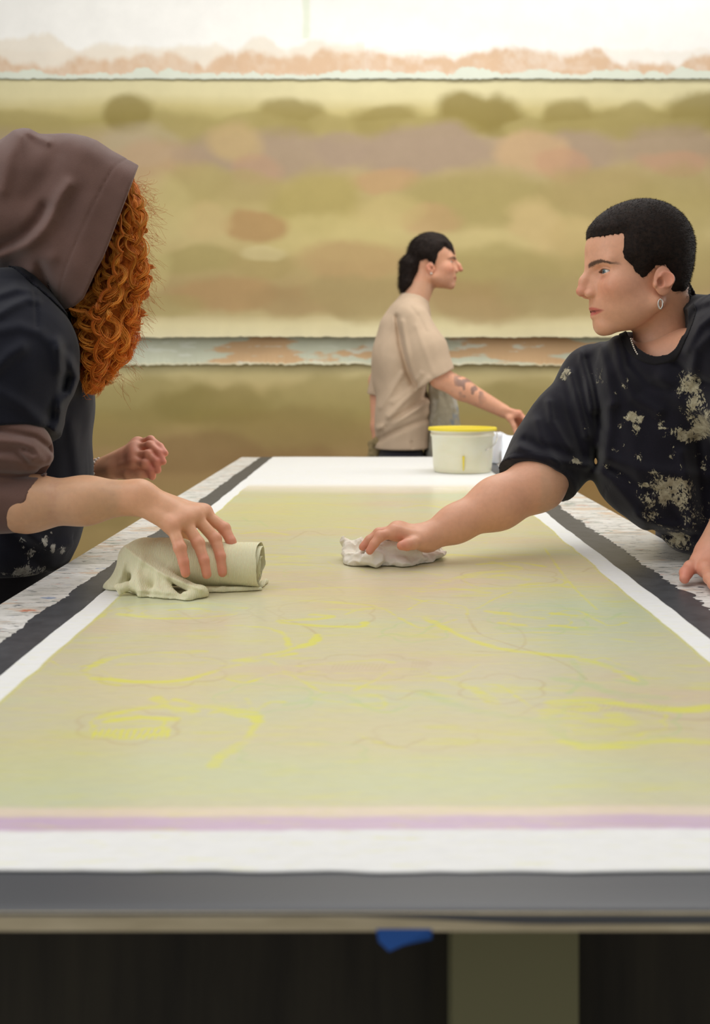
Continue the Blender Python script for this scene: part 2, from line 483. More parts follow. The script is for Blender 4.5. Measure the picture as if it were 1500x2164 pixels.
UB = [(60,262,120,24,OL,.7),(275,246,60,30,DO,.75),(395,275,80,36,OL,.8),(610,248,80,30,DO,.7),(525,262,70,22,OL,.7),(700,262,60,18,OL,.7),
 (815,256,85,26,DO,.7),(900,275,60,20,OL,.8),(1020,244,100,32,DO,.85),(1110,268,60,20,OL,.8),(1195,250,60,30,DO,.7),(1330,262,90,28,DO,.55),(1465,250,80,34,DO,.75),
 (1290,275,260,22,OL,.6),(750,275,300,20,OL,.5),(20,330,140,50,MV,.5),(300,310,110,40,(190,172,138),.5),(340,350,130,45,PK,.35),
 (560,330,200,46,MV,.75),(900,325,170,46,MV,.85),(1210,320,110,38,MV,.8),(1420,320,120,42,MV,.65),(720,310,70,30,MV,.7),
 (495,305,62,42,(196,168,116),.85),(540,360,60,30,PK,.4),(1115,325,78,42,(200,166,122),.85),(1180,350,60,30,PK,.6),(1420,350,90,24,PK,.6),
 (820,385,80,24,(196,156,108),.7),(660,420,110,58,(180,162,92),.8),(420,395,80,40,(182,164,100),.7),(520,400,80,30,(180,160,100),.6),(1020,430,190,52,OL,.75),
 (1260,405,130,46,(178,156,98),.7),(1420,440,120,70,OL,.45),(700,500,160,44,(206,188,120),.7),(545,480,70,28,(184,146,92),.85),(430,470,60,30,(206,180,120),.6),
 (915,468,80,26,(196,158,108),.6),(1125,485,66,48,(208,182,122),.85),(1220,500,80,36,(200,174,112),.6),(1020,520,120,24,(206,188,124),.7),
 (410,550,100,26,OL,.7),(560,560,90,28,(178,156,96),.7),(745,545,120,36,(190,158,104),.8),(1050,575,190,44,OL,.65),(1400,560,200,50,OL,.35),
 (480,625,120,34,(184,148,96),.8),(620,640,120,30,BR,.6),(760,625,120,40,(176,154,100),.7),(1000,640,130,36,BR,.6),(1160,620,120,40,(176,156,102),.6),
 (360,650,80,24,OL,.5),(820,450,90,30,(206,184,118),.5),(560,535,60,14,LT,.5),(350,430,60,60,(204,186,122),.5),(330,570,40,50,(202,186,120),.5),(150,450,150,100,OL,.4)]
def c_up(X, Z, dt, db):
    b = bands(Z, X, [(160, (226, 216, 168)), (205, (224, 212, 160)), (232, (204, 188, 124)), (262, (176, 160, 92)), (300, (184, 162, 120)), (370, (188, 166, 116)),
                     (430, (190, 170, 108)), (490, (206, 186, 124)), (550, (190, 168, 108)), (620, (180, 154, 102)), (668, (196, 176, 122)), (690, (226, 212, 160)), (725, (234, 222, 176))])
    out = paint(b, UB, X, Z, .04, 5)
    w = (1-sstep(.004, .012, db))*.5+(1-sstep(.004, .010, dt))*.4
    out = out*(1-w[:, None])+lin((240, 230, 196))*w[:, None]
    # small chips at the top edge
    px = CX+X/5.40*F
    for c, r in ((1305, 13), (1345, 12)):
        w = (np.abs(px-c)+3*fbm(np.stack([X*90, Z*90, X*0], -1), 2, 3)*2 < r) & (dt < .012)
        out[w] = lin((140, 100, 60))
    return out
wall_sheet('painted_wall_sheet.001', WY-.045, 170, 714, .004, .007, .030, c_up,
           'large painted sheet with olive and mauve cloud bands across the middle wall', lipseed=2)
def c_strip(X, Z, dt, db):
    px = CX+X/5.40*F; p = np.stack([X*5, Z*22, X*0], -1); f = fbm(p, 4, 17); f2 = fbm(p*2, 4, 19)
    out = np.repeat(lin((206, 208, 184))[None], len(X), 0)
    t = dt/(dt+db+1e-6)
    o1 = sstep(.12, .30, f+.55*np.exp(-((px-560)/110)**2)+.75*np.exp(-((px-1080)/130)**2)+.4*np.exp(-((px-1380)/90)**2)-.8*np.abs(t-.62))
    out = out*(1-o1[:, None]*.8)+lin((214, 168, 118))*o1[:, None]*.8
    o2 = sstep(.25, .5, f2)*.8
    out = out*(1-o2[:, None])+lin((222, 224, 206))*o2[:, None]
    w = (1-sstep(.006, .016, db))*.8; out = out*(1-w[:, None])+lin((222, 214, 180))*w[:, None]
    return out
wall_sheet('painted_wall_sheet.002', WY-.026, 700, 771, .0, .012, .014, c_strip,
           'narrow horizontal strip of pale blue and peach paint between two large sheets', lipseed=3, step=.005)
LB = [(300,840,150,40,OL,.7),(450,860,160,30,DO,.55),(700,850,170,40,OL,.6),(250,900,120,40,(170,148,84),.6),(600,910,200,40,(164,140,80),.6),(1050,850,140,30,OL,.6),
 (1120,830,90,26,OL,.5),(430,960,160,36,(160,128,80),.6),(640,990,180,40,(160,126,78),.6),(230,1050,120,60,(166,144,84),.5),(1300,1060,150,70,(166,126,66),.6),(1240,980,150,50,(172,134,74),.5)]
def c_low(X, Z, dt, db):
    b = bands(Z, X, [(765, (222, 208, 152)), (790, (216, 199, 138)), (830, (206, 184, 120)), (875, (184, 163, 94)), (930, (182, 152, 96)), (1000, (180, 146, 92)), (1100, (188, 160, 100)), (1250, (178, 152, 92))], .04, 4)
    return paint(b, LB, X, Z, .05, 8)
wall_sheet('painted_wall_sheet.003', WY-.014, 764, 1235, .003, .01, .004, c_low,
           'olive brown painted sheet hanging on the lowest part of the wall', lipseed=4, step=.009)

# ================================================================ THE TABLE
tbl = empty('work_table', (0.03, 2.4, 0))
tag(tbl, 'long paint-splattered work table with dark grey strips along its edges', 'table')
XL, XR, Y0, Y1 = -.541, .600, .616, 4.17
splat = mat('paint_splattered_board', rough=.38, spec=.45); n = N(splat)
c = n.ramp(n.noise(9, 8, .7), [(.3, L3(208, 205, 196)), (.5, L3(224, 222, 216)), (.7, L3(236, 234, 230))])
def speck(c, scale, sc, thr, col, loc, w=.03, d=6):
    f = n.noise(scale, d, .65, sc=sc, loc=loc, dist=.4); return n.mix(n.ramp(f, [(thr, BLK), (thr+w, WHT)]), c, col)
A_ = (.42, 1.25, 1)
c = speck(c, 30, A_, .50, L3(186, 184, 176), (1, 2, 3), .14)
c = speck(c, 17, A_, .565, L3(216, 194, 172), (5, 2, 3), .06)
c = speck(c, 75, A_, .575, L3(112, 116, 118), (9, 2, 1), .07, 9)
c = speck(c, 40, A_, .585, L3(240, 238, 234), (4, 4, 1), .04)
c = speck(c, 36, A_, .635, L3(212, 134, 106), (2, 7, 1), .03)
c = speck(c, 34, A_, .640, L3(84, 118, 108), (2, 11, 1), .02)
c = speck(c, 42, A_, .650, L3(128, 148, 184), (12, 1, 1), .03)
c = speck(c, 60, A_, .640, L3(46, 48, 50), (6, 5, 1), .02)
c = speck(c, 14, A_, .60, L3(238, 236, 230), (14, 5, 1), .05)
n.l(c, n.b.inputs['Base Color']); n.bump(n.noise(60, 6), .25, .002)
edge_m = mat('raw_board_edge', L3(178, 166, 138), .7); n = N(edge_m)
n.l(n.ramp(n.noise(20, 6, sc=(1, 1, 8)), [(.3, L3(188, 174, 142)), (.7, L3(216, 202, 170))]), n.b.inputs['Base Color'])
tape_m = mat('dark_grey_strip', L3(66, 68, 72), .42, .5); n = N(tape_m)
c = n.ramp(n.noise(30, 7, .65), [(.3, L3(56, 58, 62)), (.7, L3(78, 80, 84))])
c = n.mix(n.ramp(n.noise(110, 4, .6, loc=(4, 4, 4)), [(.72, BLK), (.74, WHT)]), c, L3(176, 176, 170))
n.l(c, n.b.inputs['Base Color']); n.bump(n.noise(200, 4), .15, .001)
# board: top with a chipped outline
def strip_grid(name, fl, fr, ys, z, t, m, nx=6, parent=tbl):
    xl = fl(ys); xr = fr(ys); u = np.linspace(0, 1, nx)
    X = xl[:, None]*(1-u)+xr[:, None]*u; Y = np.repeat(ys[:, None], nx, 1); Z = np.full_like(X, z)
    V, Q = thick_sheet(X, Y, Z, (0, 0, -t)); return link_mesh(name, V, Q, m, parent, None, False)
m_ = MB(); m_.box((XL, Y0+.02, TZ-.0005), (XR, Y1, TZ)); 
m_.build('splattered_surface', splat, tbl)
m_ = MB(); m_.box((XL+.001, Y0-.0005, TZ-.0125), (XR-.001, Y1-.001, TZ-.0006)); m_.build('table_top', edge_m, tbl)
ys = np.linspace(Y0, Y1, 1400)
def rag(a, amp, s, fine=.35):
    return lambda y: a+amp*(fbm(np.stack([y*14, y*0+s, y*0], -1), 3, s)+fine*vnoise(np.stack([y*160, y*0, y*0], -1), s))
strip_grid('edge_strip', rag(-.462, .006, 3), lambda y: y*0-.395, ys, TZ+.0008, .0008, tape_m)
strip_grid('edge_strip', lambda y: y*0+.41, rag(.484, .010, 5, .5), ys, TZ+.0008, .0008, tape_m)
# the near end strip wraps over the board edge
m_ = MB(); u = np.linspace(XL+.004, XR-.004, 160)
k_ = sstep(-.02, .12, u+.01*fbm(np.stack([u*9, u*0, u*0], -1), 2, 3)); lip_ = .0012+.0052*k_
prof = [(.690, .0009, 0), (.645, .0009, 0), (.626, .0008, 0), (.6185, .0003, 0), (.6160, -.0006, 0), (.6152, -.0012, .3), (.6150, -.0014, 1.0)]
X = np.repeat(u[None], len(prof), 0); Y = np.array([[p[0]]*len(u) for p in prof]); Zz = np.array([TZ+p[1]-p[2]*lip_ for p in prof])
V, Q = grid_mesh(X, Y, Zz); end_m = mat('dark_grey_end_strip', L3(74, 76, 80), .38, .45)
link_mesh('end_strip', V, Q[:, ::-1], end_m, tbl)
dark = mat('dark_stained_wood', L3(44, 40, 34), .8); n = N(dark)
n.l(n.ramp(n.noise(6, 5, sc=(6, 6, .6)), [(.3, L3(34, 31, 26)), (.7, L3(52, 48, 38))]), n.b.inputs['Base Color'])
pale = mat('olive_painted_timber', L3(124, 122, 90), .8)
m_ = MB(); m_.box((-.50, .80, .10), (.56, .82, TZ-.0125)); m_.build('end_panel', dark, tbl)
m_ = MB(); m_.box((.062, .755, 0), (.158, .80, TZ-.0125)); m_.build('leg', pale, tbl)
for x in (-.50, .48):
    for y in (.85, 2.3, 4.0):
        m_ = MB(); m_.box((x, y, 0), (x+.08, y+.08, TZ-.0125)); m_.build('leg', pale, tbl)
m_ = MB(); m_.box((-.49, .83, .72), (.55, 4.08, .745)); m_.build('under_shelf', dark, tbl)
# ---- blue tape tab under the near edge
bt = mat('blue_masking_tape', L3(30, 84, 160), .6)
a = P(795, 1964, .615); b = P(912, 1964, .615); c_ = P(912, 1984, .615); d_ = P(850, 1998, .613); e_ = P(822, 2011, .612); f_ = P(800, 1990, .613)
pts = np.array([a, b, c_, d_, e_, f_]); V = np.concatenate([pts, pts+np.array([0, .0006, 0])])
k = 6; Fc = [tuple(range(k))[::-1], tuple(range(k, 2*k))]+[(i, (i+1) % k, (i+1) % k+k, i+k) for i in range(k)]
V[:k, 1] -= .0; up = V.copy()
o = link_mesh('masking_tape', V, Fc, bt, None, None, False)
tag(o, 'torn tab of blue masking tape stuck under the near edge of the table', 'tape')

# ================================================================ PAPER WITH THE PAINTING
def tx(px, py): d = F*H/(py-CY); return (px-CX)/F*d, d
ysn = np.concatenate([np.arange(.661, 2.95, .0030), np.linspace(2.95, 4.165, 60)])
nx = 470; ul = np.linspace(0, 1, nx)
pl = -.409+.0035*fbm(np.stack([ysn*12, ysn*0, ysn*0], -1), 4, 2)
pr = .428+.0035*fbm(np.stack([ysn*12, ysn*0, ysn*0+3], -1), 4, 9)
X = pl[:, None]*(1-ul)+pr[:, None]*ul
yoff = .0022*fbm(np.stack([ul*20, ul*0, ul*0], -1), 3, 5)
Y = ysn[:, None]+yoff[None]*(ysn[:, None] < .7)
Z = TZ+.0022+.0009*fbm(np.stack([X.ravel()*4, Y.ravel()*2.5, X.ravel()*0], -1), 3, 4).reshape(X.shape)
V, Q = thick_sheet(X, Y, Z, (0, 0, -.001))
x = X.ravel(); y = Y.ravel(); q = np.stack([x*1.0, y*1.0, y*0], -1)
wash = fbm(q*np.array([3.2, 9, 1]), 4, 21); wash2 = fbm(q*np.array([5, 16, 1])+7, 4, 33); fine = fbm(q*np.array([14, 90, 1]), 4, 3)
py = CY+F*H/y; px = CX+x/y*F
base = np.repeat(lin((208, 202, 170))[None], len(x), 0)
def blend(c, w):
    global base
    base = base*(1-w[:, None])+lin(c)[None]*w[:, None]
blend((212, 194, 166), sstep(.05, .5, wash)*.8)
blend((200, 208, 176), sstep(.05, .5, -wash)*.7)
blend((210, 205, 158), sstep(.0, .5, wash2)*.5)
def zone(cx_, cy_, rx, ry, c, a):
    X0, Y0_ = tx(cx_, cy_); ex = rx/F*Y0_; ey = abs(tx(cx_, cy_-ry)[1]-tx(cx_, cy_+ry)[1])/2
    r = np.sqrt(((x-X0)/ex)**2+((y-Y0_)/ey)**2); blend(c, (1-sstep(.3, 1.3, r+.25*wash2))*a)
for z_ in [(1250,1300,260,60,(196,206,176),.7),(1150,1360,220,40,(204,206,178),.6),(120,1600,180,80,(212,204,150),.6),(750,1640,900,70,(202,208,168),.7),
           (300,1460,260,60,(214,202,164),.6),(1050,1440,200,50,(206,204,176),.6),(760,1560,350,60,(212,202,160),.5),(900,1110,300,30,(214,206,160),.6),(760,1270,160,30,(210,196,150),.5),
           (1300,1560,260,50,(210,206,156),.6),(600,1080,200,40,(208,204,146),.7)]:
    zone(*z_)
yel = (218, 216, 96)
blend(yel, sstep(.28, .62, fine+.25*wash2)*.35)
# drawing strokes, traced as lines on the sheet: (points, half-width m, colour, strength)
ink = np.zeros(len(x)); grn = np.zeros(len(x)); pnk = np.zeros(len(x))
Xg, Yg = X, Y
def stroke(pts, w=.004, a=.8, ch=ink, fuzz=1.0):
    P2 = np.array([tx(*p) for p in pts])
    # smooth curve through the points
    if len(P2) > 2:
        t = np.linspace(0, len(P2)-1, len(P2)*6); i = np.clip(t.astype(int), 0, len(P2)-2); f = t-i
        p0 = P2[np.clip(i-1, 0, None)]; p1 = P2[i]; p2 = P2[i+1]; p3 = P2[np.clip(i+2, None, len(P2)-1)]; f = f[:, None]
        P2 = .5*((2*p1)+(-p0+p2)*f+(2*p0-5*p1+4*p2-p3)*f**2+(-p0+3*p1-3*p2+p3)*f**3)
    M = 3*w+.02
    j0 = max(0, np.searchsorted(ysn, P2[:, 1].min()-M)); j1 = np.searchsorted(ysn, P2[:, 1].max()+M)
    k0 = int(np.clip((P2[:, 0].min()-M+.409)/.837*nx-3, 0, nx-1)); k1 = int(np.clip((P2[:, 0].max()+M+.409)/.837*nx+3, 1, nx))
    if j1 <= j0 or k1 <= k0: return
    xs = Xg[j0:j1, k0:k1]; yy = Yg[j0:j1, k0:k1]; d = np.full(xs.shape, 9.)
    nz = fine.reshape(X.shape)[j0:j1, k0:k1]; nw = wash2.reshape(X.shape)[j0:j1, k0:k1]
    for a_, b_ in zip(P2[:-1], P2[1:]):
        e = b_-a_; t = np.clip(((xs-a_[0])*e[0]+(yy-a_[1])*e[1])/(e@e+1e-12), 0, 1)
        d = np.minimum(d, np.hypot(xs-a_[0]-e[0]*t, yy-a_[1]-e[1]*t))
    v = (1-sstep(w*.4, w*1.5, d+nz*w*.8*fuzz))*a*np.clip(.75+nw*.8, .2, 1)
    C = ch.reshape(X.shape); C[j0:j1, k0:k1] = np.maximum(C[j0:j1, k0:k1], v)
# near left blossom
stroke([(200,1554),(270,1548),(355,1542)], .0016, .7)
for q_ in range(12): stroke([(196+q_*14,1560),(204+q_*14,1546)], .0012, 1.)
for q_ in range(14): stroke([(192+q_*12,1568),(201+q_*12,1556)], .0011, 1.)
stroke([(225,1530),(290,1522),(370,1524)], .005, .8); stroke([(215,1518),(300,1502),(365,1500),(410,1508)], .006, .8)
stroke([(330,1480),(370,1505),(430,1498),(520,1510),(545,1530)], .007, .7); stroke([(370,1482),(440,1500),(500,1496)], .004, .7)
stroke([(545,1530),(520,1565),(470,1600),(450,1625)], .005, .5); stroke([(520,1480),(545,1520)], .004, .45)
stroke([(445,1620),(500,1590),(540,1560)], .003, .4)
# left middle blossom
stroke([(180,1420),(240,1392),(320,1384),(430,1380)], .006, .8); stroke([(250,1408),(330,1406),(400,1412)], .004, .5)
stroke([(200,1436),(300,1446),(390,1440),(460,1420)], .005, .75); stroke([(170,1415),(200,1440),(250,1452)], .004, .4)
stroke([(500,1400),(600,1380),(660,1362),(670,1345)], .006, .7); stroke([(470,1415),(540,1400),(620,1385)], .005, .6)
stroke([(480,1325),(560,1330),(600,1345),(610,1370)], .004, .5); stroke([(380,1382),(440,1395),(480,1408)], .003, .4)
# upper left blossom near the roll
stroke([(250,1290),(330,1280),(430,1278),(515,1288)], .006, .8); stroke([(250,1300),(340,1310),(440,1308),(500,1300)], .006, .75)
stroke([(360,1292),(410,1290),(440,1294)], .006, .8)
stroke([(560,1290),(600,1310),(650,1330),(675,1350)], .002, .6, pnk); stroke([(560,1288),(640,1275),(720,1262),(712,1246),(650,1232)], .0022, .45, pnk)
stroke([(600,1270),(700,1276),(790,1284),(760,1292),(690,1290)], .005, .5); stroke([(590,1315),(660,1312),(700,1306),(660,1302)], .006, .7)
stroke([(600,1320),(680,1326),(760,1328),(770,1320)], .006, .7)
# middle band
stroke([(630,1412),(720,1404),(800,1400),(830,1405)], .004, .5); stroke([(650,1430),(740,1426),(830,1428)], .004, .4)
for q_ in range(13): stroke([(700+q_*9,1420),(708+q_*9,1408)], .0016, .5, pnk)
for q_ in range(5): stroke([(868+q_*7,1424),(874+q_*7,1400)], .0014, .45, pnk)
stroke([(640,1445),(760,1456),(900,1470),(1010,1490)], .004, .35); stroke([(660,1480),(800,1500),(806,1480),(770,1470)], .004, .4)
stroke([(760,1560),(800,1575),(850,1590)], .004, .3)
# right drawing
stroke([(985,1300),(1010,1340),(1060,1360),(1140,1385),(1200,1410),(1240,1440)], .002, .6, pnk)
stroke([(900,1310),(980,1350),(1060,1375),(1150,1385),(1250,1400),(1340,1440)], .006, .6, ink)
stroke([(1340,1360),(1240,1345),(1130,1340),(1020,1345)], .004, .45)
stroke([(1000,1380),(1080,1380),(1110,1360),(1090,1330),(1020,1315)], .002, .45, pnk)
for z_ in ((1070,1300),(1120,1305),(1190,1300),(1080,1320),(1190,1325),(1050,1295)): stroke([(z_[0]-22,z_[1]),(z_[0]+25,z_[1]+4)], .007, .85)
stroke([(1060,1330),(1140,1332),(1250,1330)], .009, .6, grn); stroke([(1010,1290),(1080,1282),(1180,1286),(1260,1300)], .004, .4, grn)
stroke([(900,1470),(980,1500),(1080,1520),(1170,1530)], .010, .5, grn); stroke([(930,1440),(1000,1460),(1040,1490)], .008, .45, ink)
stroke([(1180,1440),(1240,1450),(1300,1470),(1400,1480)], .008, .5, grn); stroke([(1210,1400),(1230,1440),(1200,1470)], .004, .5, grn)
stroke([(1240,1400),(1330,1420),(1360,1450),(1300,1440)], .004, .45, grn)
# near right blossom
stroke([(1170,1490),(1250,1484),(1340,1496),(1430,1504),(1500,1500)], .009, .85); stroke([(1150,1515),(1190,1500),(1240,1500)], .012, .7)
stroke([(1190,1572),(1250,1582),(1340,1576),(1420,1570),(1500,1574)], .009, .85); stroke([(1160,1545),(1200,1570),(1230,1578)], .005, .6, grn)
stroke([(1210,1520),(1270,1530),(1320,1530),(1300,1518)], .011, .8); stroke([(1180,1530),(1230,1545),(1290,1550)], .010, .5)
stroke([(1320,1500),(1400,1520),(1470,1526),(1500,1524)], .004, .5, pnk); stroke([(1300,1560),(1380,1548),(1460,1545)], .004, .45, pnk)
for q_ in range(18): stroke([(1195+q_*12,1508),(1205+q_*12,1494)], .0014, .5, pnk)
# far side
stroke([(880,1250),(1000,1215),(1100,1205),(1040,1190)], .008, .5); stroke([(1010,1195),(1090,1190),(1150,1200)], .006, .6)
for k_, (a0, b0) in enumerate([(560,1130),(600,1160),(700,1120),(540,1090),(900,1075),(800,1130),(610,1200),(950,1180),(1020,1225),(860,1215),(650,1070),(720,1250),(1150,1240),(960,1252),(570,1180),(700,1180)]):
    w_ = 50+18*(k_ % 4); stroke([(a0-w_,b0),(a0,b0-5),(a0+w_,b0+3)], .008, .42); stroke([(a0-w_,b0+12),(a0+w_*.5,b0+14)], .006, .3, pnk if k_ % 2 else ink)
stroke([(1150,1160),(1200,1230),(1260,1290)], .003, .5); stroke([(975,1225),(1050,1212),(1180,1225),(1175,1240),(1020,1245),(975,1225)], .003, .5)
stroke([(1035,1222),(1070,1218),(1110,1226)], .010, .6); stroke([(850,1260),(900,1275),(980,1285),(985,1310)], .003, .5)
def outline(cx_, cy_, rx, ry, petals, ch, a, w=.0022, ph=0.):
    """petalled contour of a drawn flower"""
    t_ = np.linspace(0, 2*np.pi, petals*6+1)
    r_ = 1+.22*np.abs(np.sin(t_*petals/2+ph)); stroke([(cx_+rx*r_[i]*math.cos(t_[i]), cy_+ry*r_[i]*math.sin(t_[i])) for i in range(len(t_))], w, a, ch, .6)
for z_ in [(270,1540,95,32,6,pnk,.5),(330,1418,130,34,7,pnk,.45),(400,1294,120,22,6,pnk,.45),(690,1300,90,26,6,pnk,.45),(770,1415,120,24,8,pnk,.45),(1140,1312,90,28,7,grn,.6),(1300,1530,120,42,7,grn,.55),
           (1060,1460,80,26,6,pnk,.45),(560,1480,90,26,5,grn,.45),(640,1600,120,26,6,grn,.35),(900,1560,100,26,6,pnk,.3),(1075,1222,90,16,6,pnk,.5),(700,1215,90,12,6,grn,.5),(880,1340,60,18,5,grn,.4),(270,1540,70,22,6,ink,.5),(1300,1530,95,30,7,ink,.45),(1140,1312,60,16,6,ink,.5),(400,1294,90,14,6,ink,.5),(700,1160,110,9,6,ink,.5),(940,1150,80,7,6,ink,.4),(600,1240,70,8,5,ink,.4)]: outline(*z_)
for q_ in range(26):      # leafy stems wandering over the sheet
    g_ = np.random.default_rng(50+q_); x0_, y0_ = g_.uniform(150, 1350), 1100+480*g_.random()**1.3; sx_ = g_.uniform(40, 150)*(y0_-700)/700; a_ = g_.uniform(-.3, .3)
    pts_ = [(x0_+sx_*k_, y0_+sx_*(a_*k_+.13*math.sin(k_*4+q_))) for k_ in np.linspace(-1, 1, 7)]
    stroke(pts_, .0018+.002*g_.random(), .5, [ink, pnk, grn, ink][q_ % 4])
blend((190, 168, 132), np.clip(pnk, 0, 1)*.85); blend((180, 204, 146), np.clip(grn, 0, 1)*.8); inkA = np.clip(ink, 0, 1)
# sheet margins: painted field ends, first a beige and then a violet band at the near end
jl = .004*fbm(np.stack([y*16, y*0, y*0], -1), 4, 14); jr = .004*fbm(np.stack([y*16, y*0, y*0], -1), 4, 15)
nr = .004*fbm(np.stack([x*7, x*0, x*0], -1), 3, 18)+.0015*fbm(np.stack([x*40, y*40, x*0], -1), 2, 1)
slope = -.006*x
e_l = x-(-.378+jl); e_r = (.393+jr)-x; inside = sstep(0, .0025, e_l)*sstep(0, .0025, e_r)
edge = np.minimum(np.abs(e_l-.003), np.abs(e_r-.003)); blend((222, 218, 120), (1-sstep(.001, .005, edge))*.45)
pale_ = lin((229, 229, 227)); far_fade = sstep(2.78, 3.02, y+.05*wash)
col = base*(1-far_fade[:, None])+(lin((238, 230, 214)))*far_fade[:, None]
far2 = sstep(2.98, 3.12, y); col = col*(1-far2[:, None])+pale_*far2[:, None]
yy = y+slope+nr
w = 1-sstep(.756, .764, yy); col = col*(1-w[:, None])+lin((226, 210, 190))*w[:, None]
w = (1-sstep(.741, .747, yy)); col = col*(1-w[:, None])+lin((206, 182, 202))*w[:, None]
near = (1-sstep(.7195, .7225, yy))
sd = np.maximum(1-inside, 0)*(1-near); sd = sd*(yy > .722)
# bands run right across the sheet at the near end
keep = np.where(yy < .757, 0, sd)
col = col*(1-keep[:, None])+pale_*keep[:, None]; col = col*(1-near[:, None])+pale_*near[:, None]
wet = (1-near)*(1-far2)*(1-keep)
pm = mat('paper_painting', rough=.3, spec=.5); n = N(pm)
g = n.ramp(n.noise(50, 6, .6, sc=(1, 3, 1)), [(.3, (.965,)*3), (.7, (1.035,)*3)])
c = n.mix(1.0, n.attr('tint'), g, 'MULTIPLY')
c = n.mix(n.math('MULTIPLY', n.ramp(n.noise(9, 9, .7, sc=(.8, 6, 1), dist=.8), [(.54, BLK), (.64, WHT)]), n.math('MULTIPLY', n.attr('wet', 'Fac'), .30)), c, L3(216, 214, 120))
st = n.noise(60, 7, .7, sc=(.5, 5, 1), dist=.3)
kk = n.math('ADD', n.math('MULTIPLY', n.attr('ink', 'Fac'), .85), n.math('MULTIPLY', n.math('SUBTRACT', st, .5), 1.8))
c = n.mix(n.ramp(kk, [(.10, BLK), (.55, (.85, .85, .85, 1))]), c, L3(222, 220, 92))
n.l(c, n.b.inputs['Base Color'])
r = n.ramp(n.attr('wet', 'Fac'), [(0, (.65,)*3), (1, (.27,)*3)]); n.l(r, n.b.inputs['Roughness']); n.bump(n.noise(220, 4), .05, .001)
paper = link_mesh('painted_paper_sheet', V, Q, pm, None, {'tint': ('c', np.concatenate([col, col])), 'wet': ('f', np.concatenate([wet, wet])), 'ink': ('f', np.concatenate([inkA*wet, inkA*wet]))})
tag(paper, 'long sheet of paper with pale green and yellow floral underpainting lying on the table', 'painting')
print('SETTING', round(time.time()-T0, 1))

# ================================================================ PEOPLE: shared builders
def frame(yaw, pitch=0, roll=0, side=1):
    """rows: face direction, person's left, up. yaw from -X (side=-1) or +X (side=1) towards the eye"""
    c, s = math.cos(yaw), math.sin(yaw)
    f = np.array([side*c, -s, 0.]); up = np.array([0, 0, 1.]); l = np.cross(up, f)
    cp, sp = math.cos(pitch), math.sin(pitch); f, up = f*cp+up*sp, up*cp-f*sp
    cr, sr = math.cos(roll), math.sin(roll); l, up = l*cr+up*sr, up*cr-l*sr
    return np.array([f, l, up])
def head_local(p, hp):
    """p: head coordinates in metres (forward, left, up) with the ears at 0"""
    u, n, w = p[:, 0], p[:, 1], p[:, 2]; a = np.sqrt(n*n+4e-6)
    q = np.stack([u, a, w], -1).astype(np.float32)
    E = lambda c, r: ell(c, r)(q)
    C = lambda a_, b_, r1, r2=None: cap(a_, b_, r1, r2)(q)
    d = E((.010, 0, .062), (.088, .074, .082))
    d = smin(d, E((.052, 0, .052), (.066, .062, .066)), .03)
    d = smin(d, E((.050, 0, -.004), (.060, .060, .066)), .02)
    d = smin(d, C((.010, .050, -.045), (.084, .013, -.083), .018, .015), .022)
    d = smin(d, E((.050, 0, -.055), (.052, .046, .038)), .02)
    d = smin(d, E((.052, .030, -.036), (.044, .030, .040)), .02)
    d = smin(d, E((-.018, 0, .004), (.048, .058, .060)), .025)
    d = smin(d, E((.080, 0, -.045), (.033, .030, .034)), .02)
    d = smin(d, E((.074, .042, -.010), (.026, .022, .022)), .022)
    d = smin(d, E((.092, 0, -.084), (.014, .019, .015)), .016)
    d = smin(d, C((.106, .008, .033), (.090, .046, .034), .0085, .008), .016)
    d = smax(d, -E((.114, .0345, .013), (.019, .0185, .0125)), .014)
    nl = hp.get('nose', 1.0)
    d = smin(d, C((.111, 0, .026), (.108+.019*nl, 0, .001), .0078, .0084), .012)
    d = smin(d, C((.108+.019*nl, 0, .001), (.109+.0235*nl, 0, -.015), .0084, .0088), .010)
    d = smin(d, C((.098, .004, .014), (.112, .007, -.016), .0095, .0105), .010)
    d = smin(d, E((.110+.0235*nl, 0, -.0185), (.0100, .0092, .0090)), .006)
    d = smin(d, E((.1165, .0115, -.0235), (.0105, .0075, .0078)), .004)
    d = smax(d, -E((.125, .0055, -.0315), (.0055, .0028, .0030)), .002)
    # mouth
    lo = hp.get('open', .0)
    d = smin(d, C((.110, .000, -.0490), (.090, .027, -.0552), .0066, .0036), .006)
    d = smin(d, C((.1075, .000, -.0620-lo), (.089, .025, -.0585-lo*.4), .0074, .0038), .005)
    slit = C((.118, .0, -.0552-lo*.5), (.092, .031, -.0566-lo*.2), .0016+lo*.55, .0012)
    d = smax(d, -slit, .003)
    d = smax(d, -C((.1175, .0, -.0335), (.1175, 0, -.044), .0035), .006)
    # eyes: lids over the ball, opened by an almond cut
    e = q-np.array([.0880, .0315, .0145], np.float32); r = np.linalg.norm(e, axis=1)
    d = smin(d, r-.0138, .005)
    t = (e[:, 1]-.0012)/.0152; zz = e[:, 2]-.0006*t
    up_ = .0047*(1-t*t)*hp.get('lid', 1); dn = .0036*(1-t*t)
    alm = np.maximum(zz-up_, -zz-dn); alm = np.maximum(alm, np.abs(e[:, 1]-.0012)-.0150)
    carve = np.maximum(alm, .0108-r); carve = np.where(e[:, 0] > 0, carve, 1)
    d = smax(d, -carve, .0015)
    # upper lid crease
    d = d+.0010*np.exp(-((zz-.0085*np.sqrt(np.maximum(1-t*t*.6, 0)))/.0012)**2)*(e[:, 0] > 0)*(np.abs(t) < 1.2)
    return d
